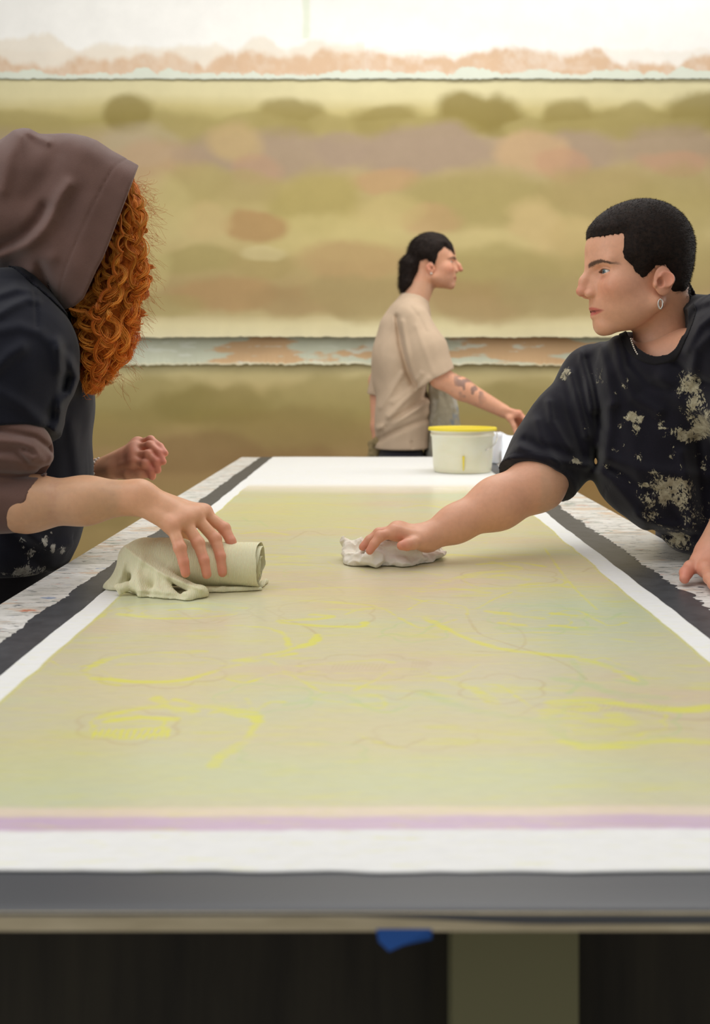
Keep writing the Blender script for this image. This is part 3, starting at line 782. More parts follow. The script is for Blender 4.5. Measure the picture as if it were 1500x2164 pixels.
def ear_local(p):
    u, n, w = p[:, 0]-.005, p[:, 1], p[:, 2]+.012; q = np.stack([u, np.abs(n), w], -1).astype(np.float32)
    rim = [((.013, .069, -.004), .0028), ((.017, .073, .008), .0031), ((.013, .079, .022), .0034), ((.001, .084, .031), .0036), ((-.012, .088, .028), .0037),
           ((-.020, .089, .015), .0036), ((-.019, .087, .000), .0034), ((-.012, .082, -.014), .0034), ((-.004, .076, -.024), .0046), ((.005, .072, -.027), .0048), ((.010, .068, -.018), .0040)]
    d = U(limb(rim), .003)(q)
    d = smin(d, ell((-.003, .0705, .004), (.0175, .0062, .027))(q), .004)
    d = smin(d, cap((-.004, .060, .004), (-.008, .076, .006), .013, .014)(q), .006)
    d = smax(d, -ell((-.004, .0850, .006), (.0125, .0085, .0195))(q), .002)
    d = smin(d, U(limb([((.006, .077, .019), .0022), ((-.004, .081, .018), .0026), ((-.0115, .081, .008), .0027), ((-.0105, .080, -.003), .0026), ((-.003, .077, -.011), .0028), ((.004, .074, -.013), .0030)]), .002)(q), .002)
    d = smax(d, -ell((.0035, .0800, .001), (.0070, .0120, .0095))(q), .002)
    return smin(d, ell((.0125, .071, -.003), (.0040, .0055, .0060))(q), .003)
def head_fn(O, Bf, sc, hp):
    O32 = np.asarray(O, np.float32); Bt = np.asarray(Bf, np.float32)
    def f(p):
        l = ((p-O32)@Bt.T)/sc
        return smin(head_local(l, hp), ear_local(l), .004)*sc
    return bound(f, O, .17*sc)
def to_local(V, O, Bf, sc): return ((V-np.asarray(O))@np.asarray(Bf).T)/sc
def to_world(l, O, Bf, sc): return np.asarray(O)+(np.asarray(l)@np.asarray(Bf))*sc
def hand_prims(wrist, wr, K, fingers, thumb, rk=.0105, rp=.0095, rt=.0068, palm_off=None):
    """K: 4 knuckles; fingers: per finger [middle joint, end joint, tip]; thumb: [base, joint, end joint, tip]"""
    wrist = np.asarray(wrist, float)
    palm = []
    for i, k_ in enumerate(K):
        s = wrist+(np.asarray(k_)-wrist)*.10+(np.asarray(k_)-np.mean(K, 0))*.45
        palm.append(cap(s, k_, .0125, rk))
    for i in range(3): palm.append(cap(K[i], K[i+1], rk*.9))
    palm.append(cap(wrist, np.mean(K, 0), wr*.78, .0105))
    if thumb is not None: palm.append(cap(wrist+(np.asarray(thumb[0])-wrist)*.3, thumb[0], .014, .0135)); palm.append(cap(thumb[0], K[0], .011, .009))
    pf = U(palm, .014)
    fs = []
    for k_, fg in zip(K, fingers):
        pts = [np.asarray(k_)]+[np.asarray(q) for q in fg]
        r = [rp*1.0, rp*.98, rp*.84, rt]
        pr = [cap(pts[j], pts[j+1], r[j], r[j+1]) for j in range(len(pts)-1)]
        pr += [ell(pts[1], (rp*1.03,)*3)]
        fs.append(U(pr, .003))
    if thumb is not None:
        t = [np.asarray(q) for q in thumb]; r = [.0130, .0108, .0100, .0080]
        fs.append(U([cap(t[j], t[j+1], r[j], r[j+1]) for j in range(len(t)-1)], .004))
    allf = [pf]+fs
    def f(p):
        d = None
        for i, g in enumerate(allf):
            if i and _far(g): continue
            v = g(p); d = v if d is None else smin(d, v, .005 if i else 0)
        return d
    lo = np.min([q.c-q.R for q in allf], 0); hi = np.max([q.c+q.R for q in allf], 0)
    return bound(f, (lo+hi)/2, float(np.linalg.norm(hi-lo)/2))
def skin_base(V, c, seed=3):
    """even skin with soft blotches"""
    b = np.repeat(lin(c)[None], len(V), 0); f = fbm(V*28, 4, seed)
    return b*(1+.06*f[:, None])*np.array([1, 1-.0, 1-.0])
def addc(col, c, w): w = np.clip(w, 0, 1)[:, None]; return col*(1-w)+lin(c)[None]*w
def gauss(V, pt, s): return np.exp(-(((V-np.asarray(pt))**2).sum(1))/(s*s))
def crop(fn, lo, hi):
    lo = np.asarray(lo, np.float32); hi = np.asarray(hi, np.float32)
    def f(p):
        return np.maximum(fn(p), np.maximum(lo-p, p-hi).max(1))
    if hasattr(fn, 'c'): f.c = fn.c; f.R = fn.R
    return f
def eyes(O, Bf, sc, parent, iris=(96, 112, 112), look=(1, .0, -.05)):
    for s in (1, -1):
        c = to_world((.0880, .0315*s, .0145), O, Bf, sc)
        m_ = MB(); nu, nv = 24, 24; V = []
        for i in range(nu+1):
            for j in range(nv):
                th = math.pi*i/nu; ph = 2*math.pi*j/nv
                V.append((math.cos(th), math.sin(th)*math.cos(ph), math.sin(th)*math.sin(ph)))
        V = np.array(V); Q = np.array([[i*nv+j, i*nv+(j+1) % nv, (i+1)*nv+(j+1) % nv, (i+1)*nv+j] for i in range(nu) for j in range(nv)])
        lf = unit(look); lw = lf@Bf; a = unit(np.cross(lw, (0.1, .2, 1))); b = np.cross(lw, a)
        Wv = c+(V[:, :1]*lw+V[:, 1:2]*a+V[:, 2:3]*b)*.0119*sc
        ang = np.arccos(np.clip(V[:, 0], -1, 1))
        col = np.repeat(lin((226, 218, 210))[None], len(V), 0)
        col = addc(col, iris, 1-sstep(.50, .56, ang)); col = addc(col, (14, 12, 12), 1-sstep(.20, .25, ang))
        link_mesh('eye', Wv, Q, eye_m, parent, {'tint': ('c', col)})
eye_m = tint_mat('eye_surface', .12, .6, nscale=5, namt=.0, bump=0)
skin_m = tint_mat('skin', .46, .42, sub=.18, nscale=120, namt=.05, bump=.12, bscale=420)
def face_color(V, O, Bf, sc, base, brow, lip, cheek=.5, stubble=0, browh=1.0):
    l = to_local(V, O, Bf, sc); a = np.abs(l[:, 1])
    col = base
    inh = (np.linalg.norm(l, axis=1) < .19)
    def g(c, r, s=None):
        q = (np.stack([l[:, 0], a, l[:, 2]], -1)-np.array(c))/np.array(r); return np.exp(-(q**2).sum(1))*inh
    col = addc(col, cheek_c, g((.085, .046, -.018), (.04, .024, .022))*.40*cheek)
    col = addc(col, (206, 108, 88), g((.134, 0, -.018), (.016, .013, .016))*.55*cheek)
    col = addc(col, (206, 112, 92), g((.002, .084, -.004), (.03, .014, .034))*.5)
    col = addc(col, (150, 78, 58), g((.007, .070, -.011), (.006, .010, .009))*.5)
    # lips
    lp = np.exp(-((l[:, 2]+.0555)/.0098)**6)*np.exp(-(a/.033)**6)*(l[:, 0] > .076)*inh
    taper = sstep(.0, .003, .0095*(1-(a/.036)**2)-np.abs(l[:, 2]+.0558))
    col = addc(col, lip, lp*taper*.85)
    col = addc(col, (70, 26, 24), np.exp(-((l[:, 2]+.0555)/.0013)**2)*np.exp(-(a/.029)**8)*(l[:, 0] > .078)*.75*inh)
    # brows
    t = (a-.010)/.050; hz = .0272+.0080*np.sin(np.clip(t, 0, 1)*2.2)-.0085*np.clip(t, 0, 1)**3
    th = .0042*browh*(1-.45*np.clip(t, 0, 1)); nz = .0012*vnoise(l*np.array([300, 500, 900]), 3)
    bw = (1-sstep(th*.65, th*1.25, np.abs(l[:, 2]-hz+nz)))*sstep(-.04, .06, t)*(1-sstep(.88, 1.02, t))*(l[:, 0] > .05)*inh
    col = addc(col, brow, bw*.88)
    # lash line
    e = np.stack([l[:, 0], a, l[:, 2]], -1)-np.array([.0880, .0315, .0145]); tt = (e[:, 1]-.0012)/.0152
    la = np.exp(-((e[:, 2]-.0047*(1-tt*tt))/.0013)**2)*(np.abs(tt) < 1.05)*(e[:, 0] > 0)*inh*(np.linalg.norm(e, axis=1) < .019)
    col = addc(col, (52, 34, 28), la*.85)
    col = addc(col, (176, 108, 92), g((.100, .032, .004), (.01, .014, .004))*.35)
    if stubble:
        s = sstep(-.02, -.05, l[:, 2]-.35*(l[:, 0]-.07))*(l[:, 0] > .0)*inh
        col = addc(col, (104, 78, 64), s*stubble*(.7+.5*vnoise(V*1200, 3)))
    return col
cheek_c = (214, 120, 96)
def short_hairs(hair_obj, n, length, dirf, mat_, name, parent, width=.0003, seed=1, keep=None):
    """one object of many clipped hairs standing on the given surface"""
    me = hair_obj.data; nv = len(me.vertices); co = np.empty(nv*3, np.float32); me.vertices.foreach_get('co', co); co = co.reshape(-1, 3)
    nm = np.empty(nv*3, np.float32); me.vertices.foreach_get('normal', nm); nm = nm.reshape(-1, 3)
    mw = np.array(hair_obj.matrix_world) if False else None
    rg = np.random.default_rng(seed); i = rg.integers(0, nv, n)
    p = co[i]+rg.normal(0, .0006, (n, 3)); nn = nm[i]
    if keep is not None: k = keep(p); p = p[k]; nn = nn[k]
    d = dirf(p, nn)+rg.normal(0, .28, p.shape); d /= np.linalg.norm(d, axis=1, keepdims=True)
    s = np.cross(d, rg.normal(0, 1, p.shape)); s /= np.linalg.norm(s, axis=1, keepdims=True)
    L = length*(.6+.6*rg.random((len(p), 1)))
    b = p-nn*.001
    V = np.concatenate([b-s*width, b+s*width, b+d*L])
    m = len(p); Q = np.stack([np.arange(m), np.arange(m)+m, np.arange(m)+2*m], -1)
    o = link_mesh(name, V, Q, mat_, parent, None, False); o['kind'] = 'stuff'; return o
dark_hair = mat('dark_brown_hair', L3(38, 27, 22), .7, .2); n = N(dark_hair)
n.l(n.ramp(n.noise(160, 4, sc=(1, 1, 1)), [(.3, L3(20, 14, 12)), (.7, L3(44, 31, 24))]), n.b.inputs['Base Color']); n.bump(n.noise(900, 3), .6, .002)
silver = mat('silver_metal', L3(205, 200, 190), .25, .5, 1.0)
navy = (.0095, .0095, .0175, 1)
rshirt_m = cloth_mat('dark_navy_jersey', (.0088, .0078, .0135, 1), .25, (L3(150, 140, 112), L3(200, 192, 164), 40, (1, 1, .7)), sheen=.17)
trouser_m = cloth_mat('dark_trousers', (.022, .020, .028, 1), .2, sheen=.2)
def legs(name_t, hipL, hipR, ftL, ftR, parent, toe, m=None, r=.085):
    """trousers and shoes of a standing figure"""
    pr = []
    for h_, f_ in ((hipL, ftL), (hipR, ftR)):
        kn = (np.asarray(h_)*.52+np.asarray(f_)*.48)+np.asarray(toe)*.012
        pr += limb([(h_, r+.008), (kn, r*.78), (np.asarray(f_)+[0, 0, .09], r*.66)])
    pr.append(cap(hipL, hipR, r+.035)); mid = (np.asarray(hipL)+np.asarray(hipR))/2
    pr.append(cap(mid, mid+[0, 0, .06], r+.05, r+.03, np.asarray(hipL)-np.asarray(hipR), 1.3))
    f = U(pr, .04); allp = np.array([hipL, hipR, ftL, ftR])
    g = lambda p: f(p)-.004*fbm(p*np.array([9, 9, 5], np.float32), 3, 2).astype(np.float32)
    build_sdf(name_t, [(g, allp.min(0)-.22, allp.max(0)+.22, .008)], m or trouser_m, parent)
    for f_ in (ftL, ftR):
        a = np.asarray(f_)+[0, 0, .055]; b = np.asarray(f_)+np.asarray(toe)*.17+[0, 0, .035]
        s = U([cap(a, b, .045, .036), cap(a, a+[0, 0, .05], .045, .042)], .03)
        sh = lambda p, s=s: np.maximum(s(p), .002-p[:, 2])
        build_sdf('shoe', [(sh, np.minimum(a, b)-.08, np.maximum(a, b)+.1, .006)], shoe_m, parent)
shoe_m = mat('black_shoe_leather', L3(30, 28, 28), .5)

# ================================================================ PERSON ON THE RIGHT, LEANING ACROSS THE TABLE
R = empty('person', (.80, 2.05, 0))
tag(R, 'person in a paint-stained black t-shirt with cropped dark hair leaning over the table', 'person')
RO = P(1371, 592, 1.83); RYAW = math.radians(6); RB = frame(RYAW, math.radians(-2), 0, -1); RS = .985
SR = P(1262, 806, 1.95); SL = P(1562, 716, 1.72)
EL = P(1136, 1022, 1.83); WR = P(903, 1136, 1.76)
ELL = P(1640, 985, 1.66); WRL = P(1508, 1168, 1.625)
hipc = np.array([.78, 2.04, .90]); latR = unit(SL-SR)
hR = head_fn(RO, RB, RS, dict(nose=.86, open=.0022, lid=.95))
neckR = U([cap(P(1397, 630, 1.845), P(1398, 730, 1.85), .050, .046), cap(P(1398, 720, 1.85), P(1405, 800, 1.85), .047, .06)] , .02)
headneck = lambda p: smin(hR(p), neckR(p), .022)
# reaching hand, pressing on the rag
K = [P(833, 1125, 1.725), P(838, 1119, 1.748), P(845, 1119, 1.770), P(853, 1123, 1.790)]
Fg = [[P(803, 1133, 1.712), P(790, 1150, 1.706), P(781, 1164, 1.703)], [P(800, 1127, 1.742), P(780, 1141, 1.738), P(766, 1156, 1.735)],
      [P(806, 1128, 1.770), P(786, 1140, 1.768), P(772, 1153, 1.765)], [P(818, 1132, 1.795), P(802, 1142, 1.795), P(790, 1150, 1.795)]]
Th = [P(888, 1143, 1.735), P(873, 1148, 1.715), P(860, 1151, 1.706), P(848, 1153, 1.700)]
handR = hand_prims(WR, .023, K, Fg, Th, rp=.0092, rt=.0068)
armR = U(limb([(SR, .050), (EL, .047), (EL*.62+WR*.38, .0440), (EL*.25+WR*.75, .0300), (WR, .0240)]), .025)
armR_all = lambda p: smin(armR(p), handR(p), .016)
# supporting hand, heel of the palm on the table edge
KL = [P(1492, 1203, 1.585), P(1506, 1199, 1.600), P(1521, 1199, 1.615), P(1534, 1200, 1.635)]
FL = [[P(1500, 1222, 1.545), P(1506, 1234, 1.525), P(1511, 1247, 1.508)], [P(1520, 1224, 1.555), P(1530, 1238, 1.530), P(1537, 1250, 1.512)],
      [P(1540, 1224, 1.570), P(1552, 1238, 1.545), P(1562, 1246, 1.53)], [P(1556, 1218, 1.60), P(1568, 1228, 1.585), P(1576, 1236, 1.57)]]
ThL = [P(1478, 1190, 1.612), P(1459, 1199, 1.600), P(1449, 1211, 1.590), P(1446, 1223, 1.578)]
handL = hand_prims(P(1512, 1176, 1.632), .026, KL, FL, ThL, rp=.0098)
armL = U(limb([(SL, .050), (ELL, .045), (ELL*.5+WRL*.5, .042), (WRL, .029)]), .025)
armL_all = lambda p: smin(armL(p), handL(p), .02)
# everything hidden by the clothes, coarser
mid = (SR+SL)/2
torso = U([cap(mid+(hipc-mid)*.12, mid+(hipc-mid)*.6, .085, .08, latR, 1.35), cap(mid+(hipc-mid)*.6, hipc, .08, .085, latR, 1.35), cap(SR, SL, .045), cap(P(1400, 760, 1.86), mid+(hipc-mid)*.15, .055),
           cap(hipc+latR*.08-[0, 0, .05], (.74, 1.97, .10), .055, .036), cap(hipc-latR*.08-[0, 0, .05], (.90, 2.12, .10), .055, .036)], .04)
def bb(*pts, m=.06): a = np.array(pts); return a.min(0)-m, a.max(0)+m
HB = RO+np.array([-.165, -.13, -.16]), RO+np.array([.14, .13, .18])
neck_hi = RO+np.array([.16, .15, .18])
c1 = crop(headneck, RO-[.17, .15, .235], neck_hi)
SK = (219, 163, 132)
def skinR(V):
    c = skin_base(V, SK)
    c = face_color(V, RO, RB, RS, c, (48, 34, 28), (196, 92, 84), cheek=.8)
    for q in K+KL+[f[0] for f in Fg+FL]: c = addc(c, (208, 128, 106), gauss(V, q, .013)*.5)
    for q in [f[-1] for f in Fg+FL]+[Th[-1], ThL[-1], ThL[-2]]: c = addc(c, (212, 120, 102), gauss(V, q, .016)*.6)
    c = addc(c, (214, 140, 118), gauss(V, (KL[0]+WRL)/2, .06)*.5)
    return c
eyes(RO, RB, RS, R, iris=(92, 112, 118), look=(1, .22, -.02))
build_sdf('body', [(c1, RO-[.18, .16, .24], neck_hi, .00150), (armR_all, *bb(EL, WR, *K, Fg[0][2], m=.065), .0019), (armL_all, *bb(ELL, WRL, *KL, FL[3][2], ThL[3], FL[0][2], m=.06), .0021),
                   (U([armR, armL, torso], .03), np.array([.30, 1.5, .02]), np.array([1.05, 2.3, 1.36]), .009)], skin_m, R, skinR)
# cropped hair: the skull, a little thicker, inside a traced hairline
def uw_of(px, py, n_):
    """head coordinates of the surface point, n_ towards the viewer, that stands at a photo point"""
    k = (px-CX)/F; c_, s_ = math.cos(RYAW), math.sin(RYAW); n_ = n_*RS
    u_ = (RO[0]+n_*s_-k*(RO[1]-n_*c_))/(c_-k*s_); y_ = RO[1]-n_*c_-u_*s_
    return u_/RS, (CZ-(py-CY)/F*y_-RO[2])/RS
HL = [(1180, 380, 0), (1238, 492, .004), (1250, 496, .02), (1275, 496, .035), (1300, 494, .046), (1316, 491, .052), (1317, 512, .056), (1316, 530, .060), (1322, 545, .064), (1336, 556, .067), (1346, 572, .069), (1361, 585, .071),
      (1371, 580, .072), (1380, 571, .074), (1390, 560, .076), (1412, 557, .078), (1423, 572, .078), (1422, 600, .076), (1428, 617, .070), (1446, 634, .05), (1480, 640, .0), (1560, 640, 0), (1560, 380, 0)]
hlp = poly2([uw_of(x, y, n_) for x, y, n_ in HL])
def hair_f(p):
    l = to_local(p, RO, RB, RS); d = head_local(l.astype(np.float32), dict())*RS
    d = np.minimum(d, neckR(p)+.001)
    th = .0062*sstep(.0, .02, -hlp(l[:, 0], l[:, 2]))+.0015
    th = th*(.55+.45*sstep(-.045, .03, l[:, 2]))
    m = hlp(l[:, 0], l[:, 2])+.0016*vnoise(p*260, 2)
    return np.maximum(d-th-.0006*vnoise(p*500, 5), m*.8).astype(np.float32)
hairR = build_sdf('cropped_hair', [(hair_f, *HB, .0022)], dark_hair, R)
upd = RB[2]; bk = -RB[0]
short_hairs(hairR, 42000, .0050, lambda p, nn: nn*.55+bk*.45-upd*.35, dark_hair, 'hair_strands', R, .00026)
# little braid at the nape
cb = [P(1452+3.6*i, 601+4.6*i+.35*i*i, 1.835+.004*i) for i in range(7)]
m_ = [ell(q, (.0058-.0004*i, .0058, .0046)) for i, q in enumerate(cb)]
build_sdf('braid', [(lambda p: U(m_, .002)(p)-.0006*vnoise(p*500, 1).astype(np.float32), *bb(*cb, m=.012), .0013)], dark_hair, R)
# hoop earring on the lobe
ec = to_world((.010, .0745, -.0500), RO, RB, RS); t = np.linspace(0, 2*np.pi, 33)[:-1]
hp_ = ec+.0085*(np.cos(t)[:, None]*np.array([0.75, -.3, 0])*.55+np.sin(t)[:, None]*np.array([0, 0, 1.]))
V, Q, _, _ = tubes([hp_], [.0014], 8, closed=True); link_mesh('earring', V, Q, silver, R)
# beaded chain seen inside the collar
cA, cB_ = P(1333, 716, 1.80), P(1372, 774, 1.78); m_ = MB()
pts = [cA+(cB_-cA)*t_+np.array([-.006, -.004, -.003])*math.sin(t_*math.pi) for t_ in np.linspace(0, 1, 17)]
for q in pts:
    m_.lathe([(.0002, -.0021), (.0017, -.0013), (.0021, 0), (.0017, .0013), (.0002, .0021)], q, 10)
m_.build('necklace', silver, R, True)

# ---- t-shirt
cuffc = P(1128, 1010, 1.845)
slv = limb([(P(1255, 802, 1.95), .062), (P(1200, 900, 1.91), .072), (P(1160, 965, 1.88), .071), (P(1122, 1030, 1.84), .073)])
tr = [cap(P(1262, 800, 1.94), P(1400, 790, 1.86), .062, .085), cap(P(1400, 795, 1.86), SL, .085, .075), cap(SL, P(1615, 900, 1.67), .075, .082),
      cap(P(1325, 850, 1.86), P(1365, 1000, 1.84), .075, .085), cap(P(1370, 980, 1.84), P(1472, 1095, 1.82), .085, .070),
      cap(P(1450, 850, 1.86), P(1580, 1060, 1.92), .12, .13, latR, 1.3), cap(P(1560, 1030, 1.92), hipc, .13, .12, latR, 1.2),
      cap(P(1455, 672, 1.88), P(1530, 690, 1.80), .040, .06), cap(P(1450, 700, 1.88), P(1420, 780, 1.87), .045, .08), cap(P(1350, 752, 1.84), P(1405, 790, 1.82), .028, .05)]
slvU = U(slv, .03); trU = U(tr, .05)
cuff_n = unit(P(1100, 1088, 1.83)-P(1128, 1010, 1.86)+np.array([.0, -.012, 0]))
cutS = plane(cuffc, cuff_n)
arm_hole = cap(P(1155, 980, 1.868), P(1108, 1080, 1.832), .050, .069)
ncap = ell(P(1388, 690, 1.815), (.0510, .105, .0745))
nplane = plane(P(1372, 742, 1.80), unit(np.array([-.62, -.60, .50])))
hemR = .868
fR = [  # drawn creases: (photo points, height, width)
 ([(1226, 745), (1240, 800), (1252, 870), (1262, 940)], .007, .008), ([(1240, 760), (1258, 820), (1275, 900)], -.006, .009), ([(1205, 790), (1222, 850), (1240, 920)], .007, .008), ([(1190, 800), (1203, 870), (1230, 960)], -.005, .009),
 ([(1268, 730), (1285, 790), (1296, 850)], .006, .010), ([(1300, 722), (1312, 780), (1340, 840), (1390, 870)], .008, .012), ([(1318, 720), (1330, 770), (1370, 815), (1420, 825)], -.005, .010),
 ([(1160, 850), (1165, 890), (1200, 950)], .006, .008), ([(1135, 890), (1145, 930), (1180, 985)], .005, .009), ([(1098, 945), (1130, 960), (1190, 975), (1235, 985)], .005, .008), ([(1110, 930), (1150, 945), (1200, 955)], -.004, .008),
 ([(1257, 985), (1262, 930), (1258, 880)], -.010, .009), ([(1275, 985), (1285, 930), (1290, 860)], .007, .011), ([(1250, 985), (1290, 1010), (1330, 1060), (1360, 1105)], .006, .010), ([(1268, 980), (1315, 1000), (1370, 1040)], -.006, .010),
 ([(1290, 970), (1350, 990), (1420, 1000), (1500, 1005)], .005, .012), ([(1330, 900), (1345, 980), (1360, 1060)], .004, .014), ([(1400, 800), (1440, 850), (1500, 880)], .006, .014), ([(1430, 770), (1465, 800), (1510, 815)], -.006, .010),
 ([(1452, 740), (1478, 690), (1510, 665)], .006, .008), ([(1445, 700), (1470, 660), (1500, 648)], -.005, .008), ([(1460, 800), (1470, 740), (1500, 710)], .007, .010), ([(1345, 1090), (1390, 1110), (1450, 1115)], .006, .010), ([(1380, 1120), (1430, 1135), (1470, 1130)], -.006, .008),
 ([(1440, 960), (1455, 1040), (1465, 1110)], .006, .012), ([(1475, 930), (1480, 1020), (1490, 1100)], -.006, .012), ([(1410, 1060), (1440, 1110), (1455, 1150)], -.004, .010), ([(1300, 850), (1360, 900), (1420, 920)], .003, .02)]
folds = [(pixfold(pts, 1.82), a_*1.45, w_) for pts, a_, w_ in fR]
def shirtR(p, band=False):
    s = slvU(p); s = np.maximum(s, cutS(p)); s = smax(s, -arm_hole(p), .004)
    d = smin(s, trU(p), .030); nr = 1-sstep(1.86, 1.96, p[:, 1])
    for g, a_, w_ in folds:
        e = g(p); d = d-a_*np.exp(-(e/w_)**2)*nr
    d = d-.0045*fbm(p*np.array([15, 15, 7], np.float32), 3, 4)
    if band: return np.maximum.reduce([d-.0026, -d-.006, ncap(p)-.0125, -ncap(p)-.001]).astype(np.float32)
    d = smax(d, -ncap(p), .004)
    col = np.maximum(nplane(p), ncap(p)-.012); d = np.where(np.abs(cutS(p)+.011) < .0016, d+.0008, d)
    return smax(d, -(p[:, 2]-hemR), .01).astype(np.float32)
SB = [(1290, 790, 6, 5, .7), (1300, 830, 5, 7, .6), (1325, 805, 4, 8, .6), (1240, 905, 8, 6, .45), (1385, 1000, 20, 5, .7), (1345, 1045, 7, 26, .6), (1370, 925, 6, 18, .55), (1402, 905, 12, 3, .7), (1430, 985, 20, 8, .55), (1490, 980, 14, 24, .6), (1385, 1060, 14, 8, .9), (1300, 950, 8, 6, .5), (1215, 800, 5, 5, .5), (1440, 1120, 26, 22, .5), (1478, 1140, 16, 16, .6), (1455, 820, 26, 34, 1.0), (1462, 850, 30, 30, 1.0), (1480, 900, 34, 34, .95), (1450, 920, 30, 20, .85), (1425, 915, 20, 14, .6), (1335, 880, 16, 12, .95), (1352, 886, 12, 12, .9), (1345, 905, 10, 10, .8),
      (1415, 1030, 50, 32, 1.0), (1400, 1050, 44, 26, 1.0), (1440, 1050, 22, 40, .9), (1360, 1025, 26, 8, .75), (1380, 1085, 30, 20, .7), (1425, 1140, 40, 26, .85), (1460, 1100, 30, 40, .6), (1480, 1090, 30, 30, .6), (1395, 1120, 26, 16, .5),
      (1215, 975, 16, 8, .95), (1198, 785, 10, 9, .95), (1190, 795, 8, 10, .8), (1272, 808, 14, 14, .5), (1255, 800, 30, 26, .3), (1318, 818, 8, 9, .55), (1310, 900, 9, 9, .6), (1350, 965, 16, 16, .6), (1310, 1005, 12, 20, .5), (1225, 830, 6, 6, .5),
      (1470, 960, 16, 10, .6), (1410, 945, 30, 30, .35), (1395, 885, 12, 16, .45), (1330, 1020, 10, 14, .5), (1280, 985, 8, 6, .6), (1420, 960, 18, 14, .55), (1240, 860, 40, 30, .2), (1330, 940, 60, 50, .2)]
def stainR(V):
    px, py = pxd(V); s = np.zeros(len(V))
    for x, y, rx, ry, a_ in SB:
        s = np.maximum(s, a_*np.exp(-(((px-x)/rx)**2+((py-y)/ry)**2)*.8))
    return s*(V[:, 1] < 1.93)
build_sdf('t_shirt', [(shirtR, np.array([.22, 1.50, .85]), np.array([.98, 2.25, 1.40]), .0030)], rshirt_m, R, extra={'stain': stainR})
# neckband and the grey inner collar, cuff hem
rib = cloth_mat('charcoal_rib', L3(27, 25, 28), .15, sheen=.1)
nlo, nhi = ncap.c-.13, ncap.c+.13
build_sdf('neckband', [(lambda p: shirtR(p, True), nlo, nhi, .0019)], rib, R)
# under-sleeve lining showing below the cuff
ln = U([cap(P(1168, 1020, 1.88), P(1196, 1022, 1.87), .022, .020), cap(P(1150, 1010, 1.90), P(1185, 1000, 1.90), .02)], .01)
build_sdf('sleeve_lining', [(ln, *bb(P(1150, 1010, 1.9), P(1196, 1030, 1.87), m=.05), .003)], rshirt_m, R)
legs('trousers', hipc+latR*.08-[0, 0, .03], hipc-latR*.08-[0, 0, .03], np.array([.74, 1.97, 0]), np.array([.90, 2.12, 0]), R, unit((-.8, -.6, 0)))

# ================================================================ HOODED PERSON ON THE LEFT
Lp = empty('person', (-.80, 2.05, 0))
tag(Lp, 'person in a brown hood and navy top with long curly orange hair hiding the face', 'person')
def inflate(pts, dc, T, R, px0=None, back=1.0):
    """rounded solid round a traced outline standing at distance dc, real depth T each way"""
    pts = np.array(pts, float); cx_ = pts[:, 0].mean() if px0 is None else px0; rx = (cx_-CX)/F
    g = poly2([((x-CX)/F*dc, CZ-(y-CY)/F*dc) for x, y in pts])
    def f(p):
        dy = p[:, 1]-dc; x = p[:, 0]-dy*rx; s = g(x, p[:, 2])
        t = np.where(dy > 0, T*back, T)
        q = np.maximum(1+s/R, 0)
        return ((np.sqrt(q*q+(dy/t)**2)-1)*min(R, T)).astype(np.float32)
    f.poly = g; f.rx = rx; f.dc = dc
    X = [(x-CX)/F*dc for x, y in pts]; Zz = [CZ-(y-CY)/F*dc for x, y in pts]
    f.lo = np.array([min(X)-.06, dc-T*1.15-.01, min(Zz)-.04]); f.hi = np.array([max(X)+.06, dc+T*1.15+.01, max(Zz)+.04])
    return bound(f, (f.lo+f.hi)/2, float(np.linalg.norm(f.hi-f.lo)/2))
HD = 1.72
hoodpts = [(-78, 385), (-34, 322), (0, 302), (28, 283), (50, 276.5), (64, 279), (84, 290), (108, 287.5), (133, 287), (160, 290), (182, 294), (205, 303), (236, 325), (264, 347), (288, 364),
           (277, 394), (259, 442), (241, 488), (222, 538), (213, 560), (200, 584), (184, 619), (174, 640), (156, 654), (139, 658), (118, 662), (95, 650), (60, 610), (20, 575), (-84, 566)]
hood0 = inflate(hoodpts, HD, .112, .085)
extpts = [(-112, 500), (-104, 440)]+hoodpts[:12]+[(236, 325), (236, 325), (300, 350), (360, 400), (352, 470), (330, 560), (290, 650), (230, 712), (180, 728), (150, 718)][1:]+hoodpts[25:]
hoodx = inflate(extpts, HD, .112, .085)
cavpts = [(-40, 370), (10, 320), (60, 298), (150, 303), (210, 322), (282, 370), (330, 380), (300, 500), (240, 640), (180, 640), (140, 630), (60, 580), (-20, 540)]
cav = inflate(cavpts, HD, .100, .07)
LO = P(136, 482, 1.735); LYAW = math.radians(-20); LB_ = frame(LYAW, math.radians(-38), 0, 1)
hL = head_fn(LO, LB_, .97, {})
neckL = cap(P(120, 560, 1.76), P(60, 700, 1.80), .05, .065)
SRl = P(28, 745, 1.60); ELl = P(-62, 1050, 1.535); WRl = P(292, 1050, 1.53)
SLl = P(120, 730, 1.98); EL2 = P(100, 960, 2.02); WR2 = P(196, 1000, 1.93)
hipl = np.array([-.76, 2.02, .90]); latL = unit(SLl-SRl)
Kl = [P(430, 1084, 1.568), P(411, 1090, 1.545), P(389, 1099, 1.525), P(364, 1112, 1.508)]
Fl = [[P(474, 1117, 1.560), P(488, 1144, 1.550), P(496, 1168, 1.545)], [P(455, 1139, 1.535), P(466, 1176, 1.522), P(470, 1210, 1.516)],
      [P(419, 1148, 1.512), P(431, 1184, 1.500), P(437, 1214, 1.496)], [P(380, 1158, 1.490), P(388, 1188, 1.484), P(392, 1211, 1.482)]]
Tl = [P(345, 1090, 1.575), P(380, 1120, 1.600), P(410, 1145, 1.610), P(432, 1166, 1.615)]
hand1 = hand_prims(WRl, .027, Kl, Fl, Tl, rk=.0110, rp=.0093, rt=.0070)
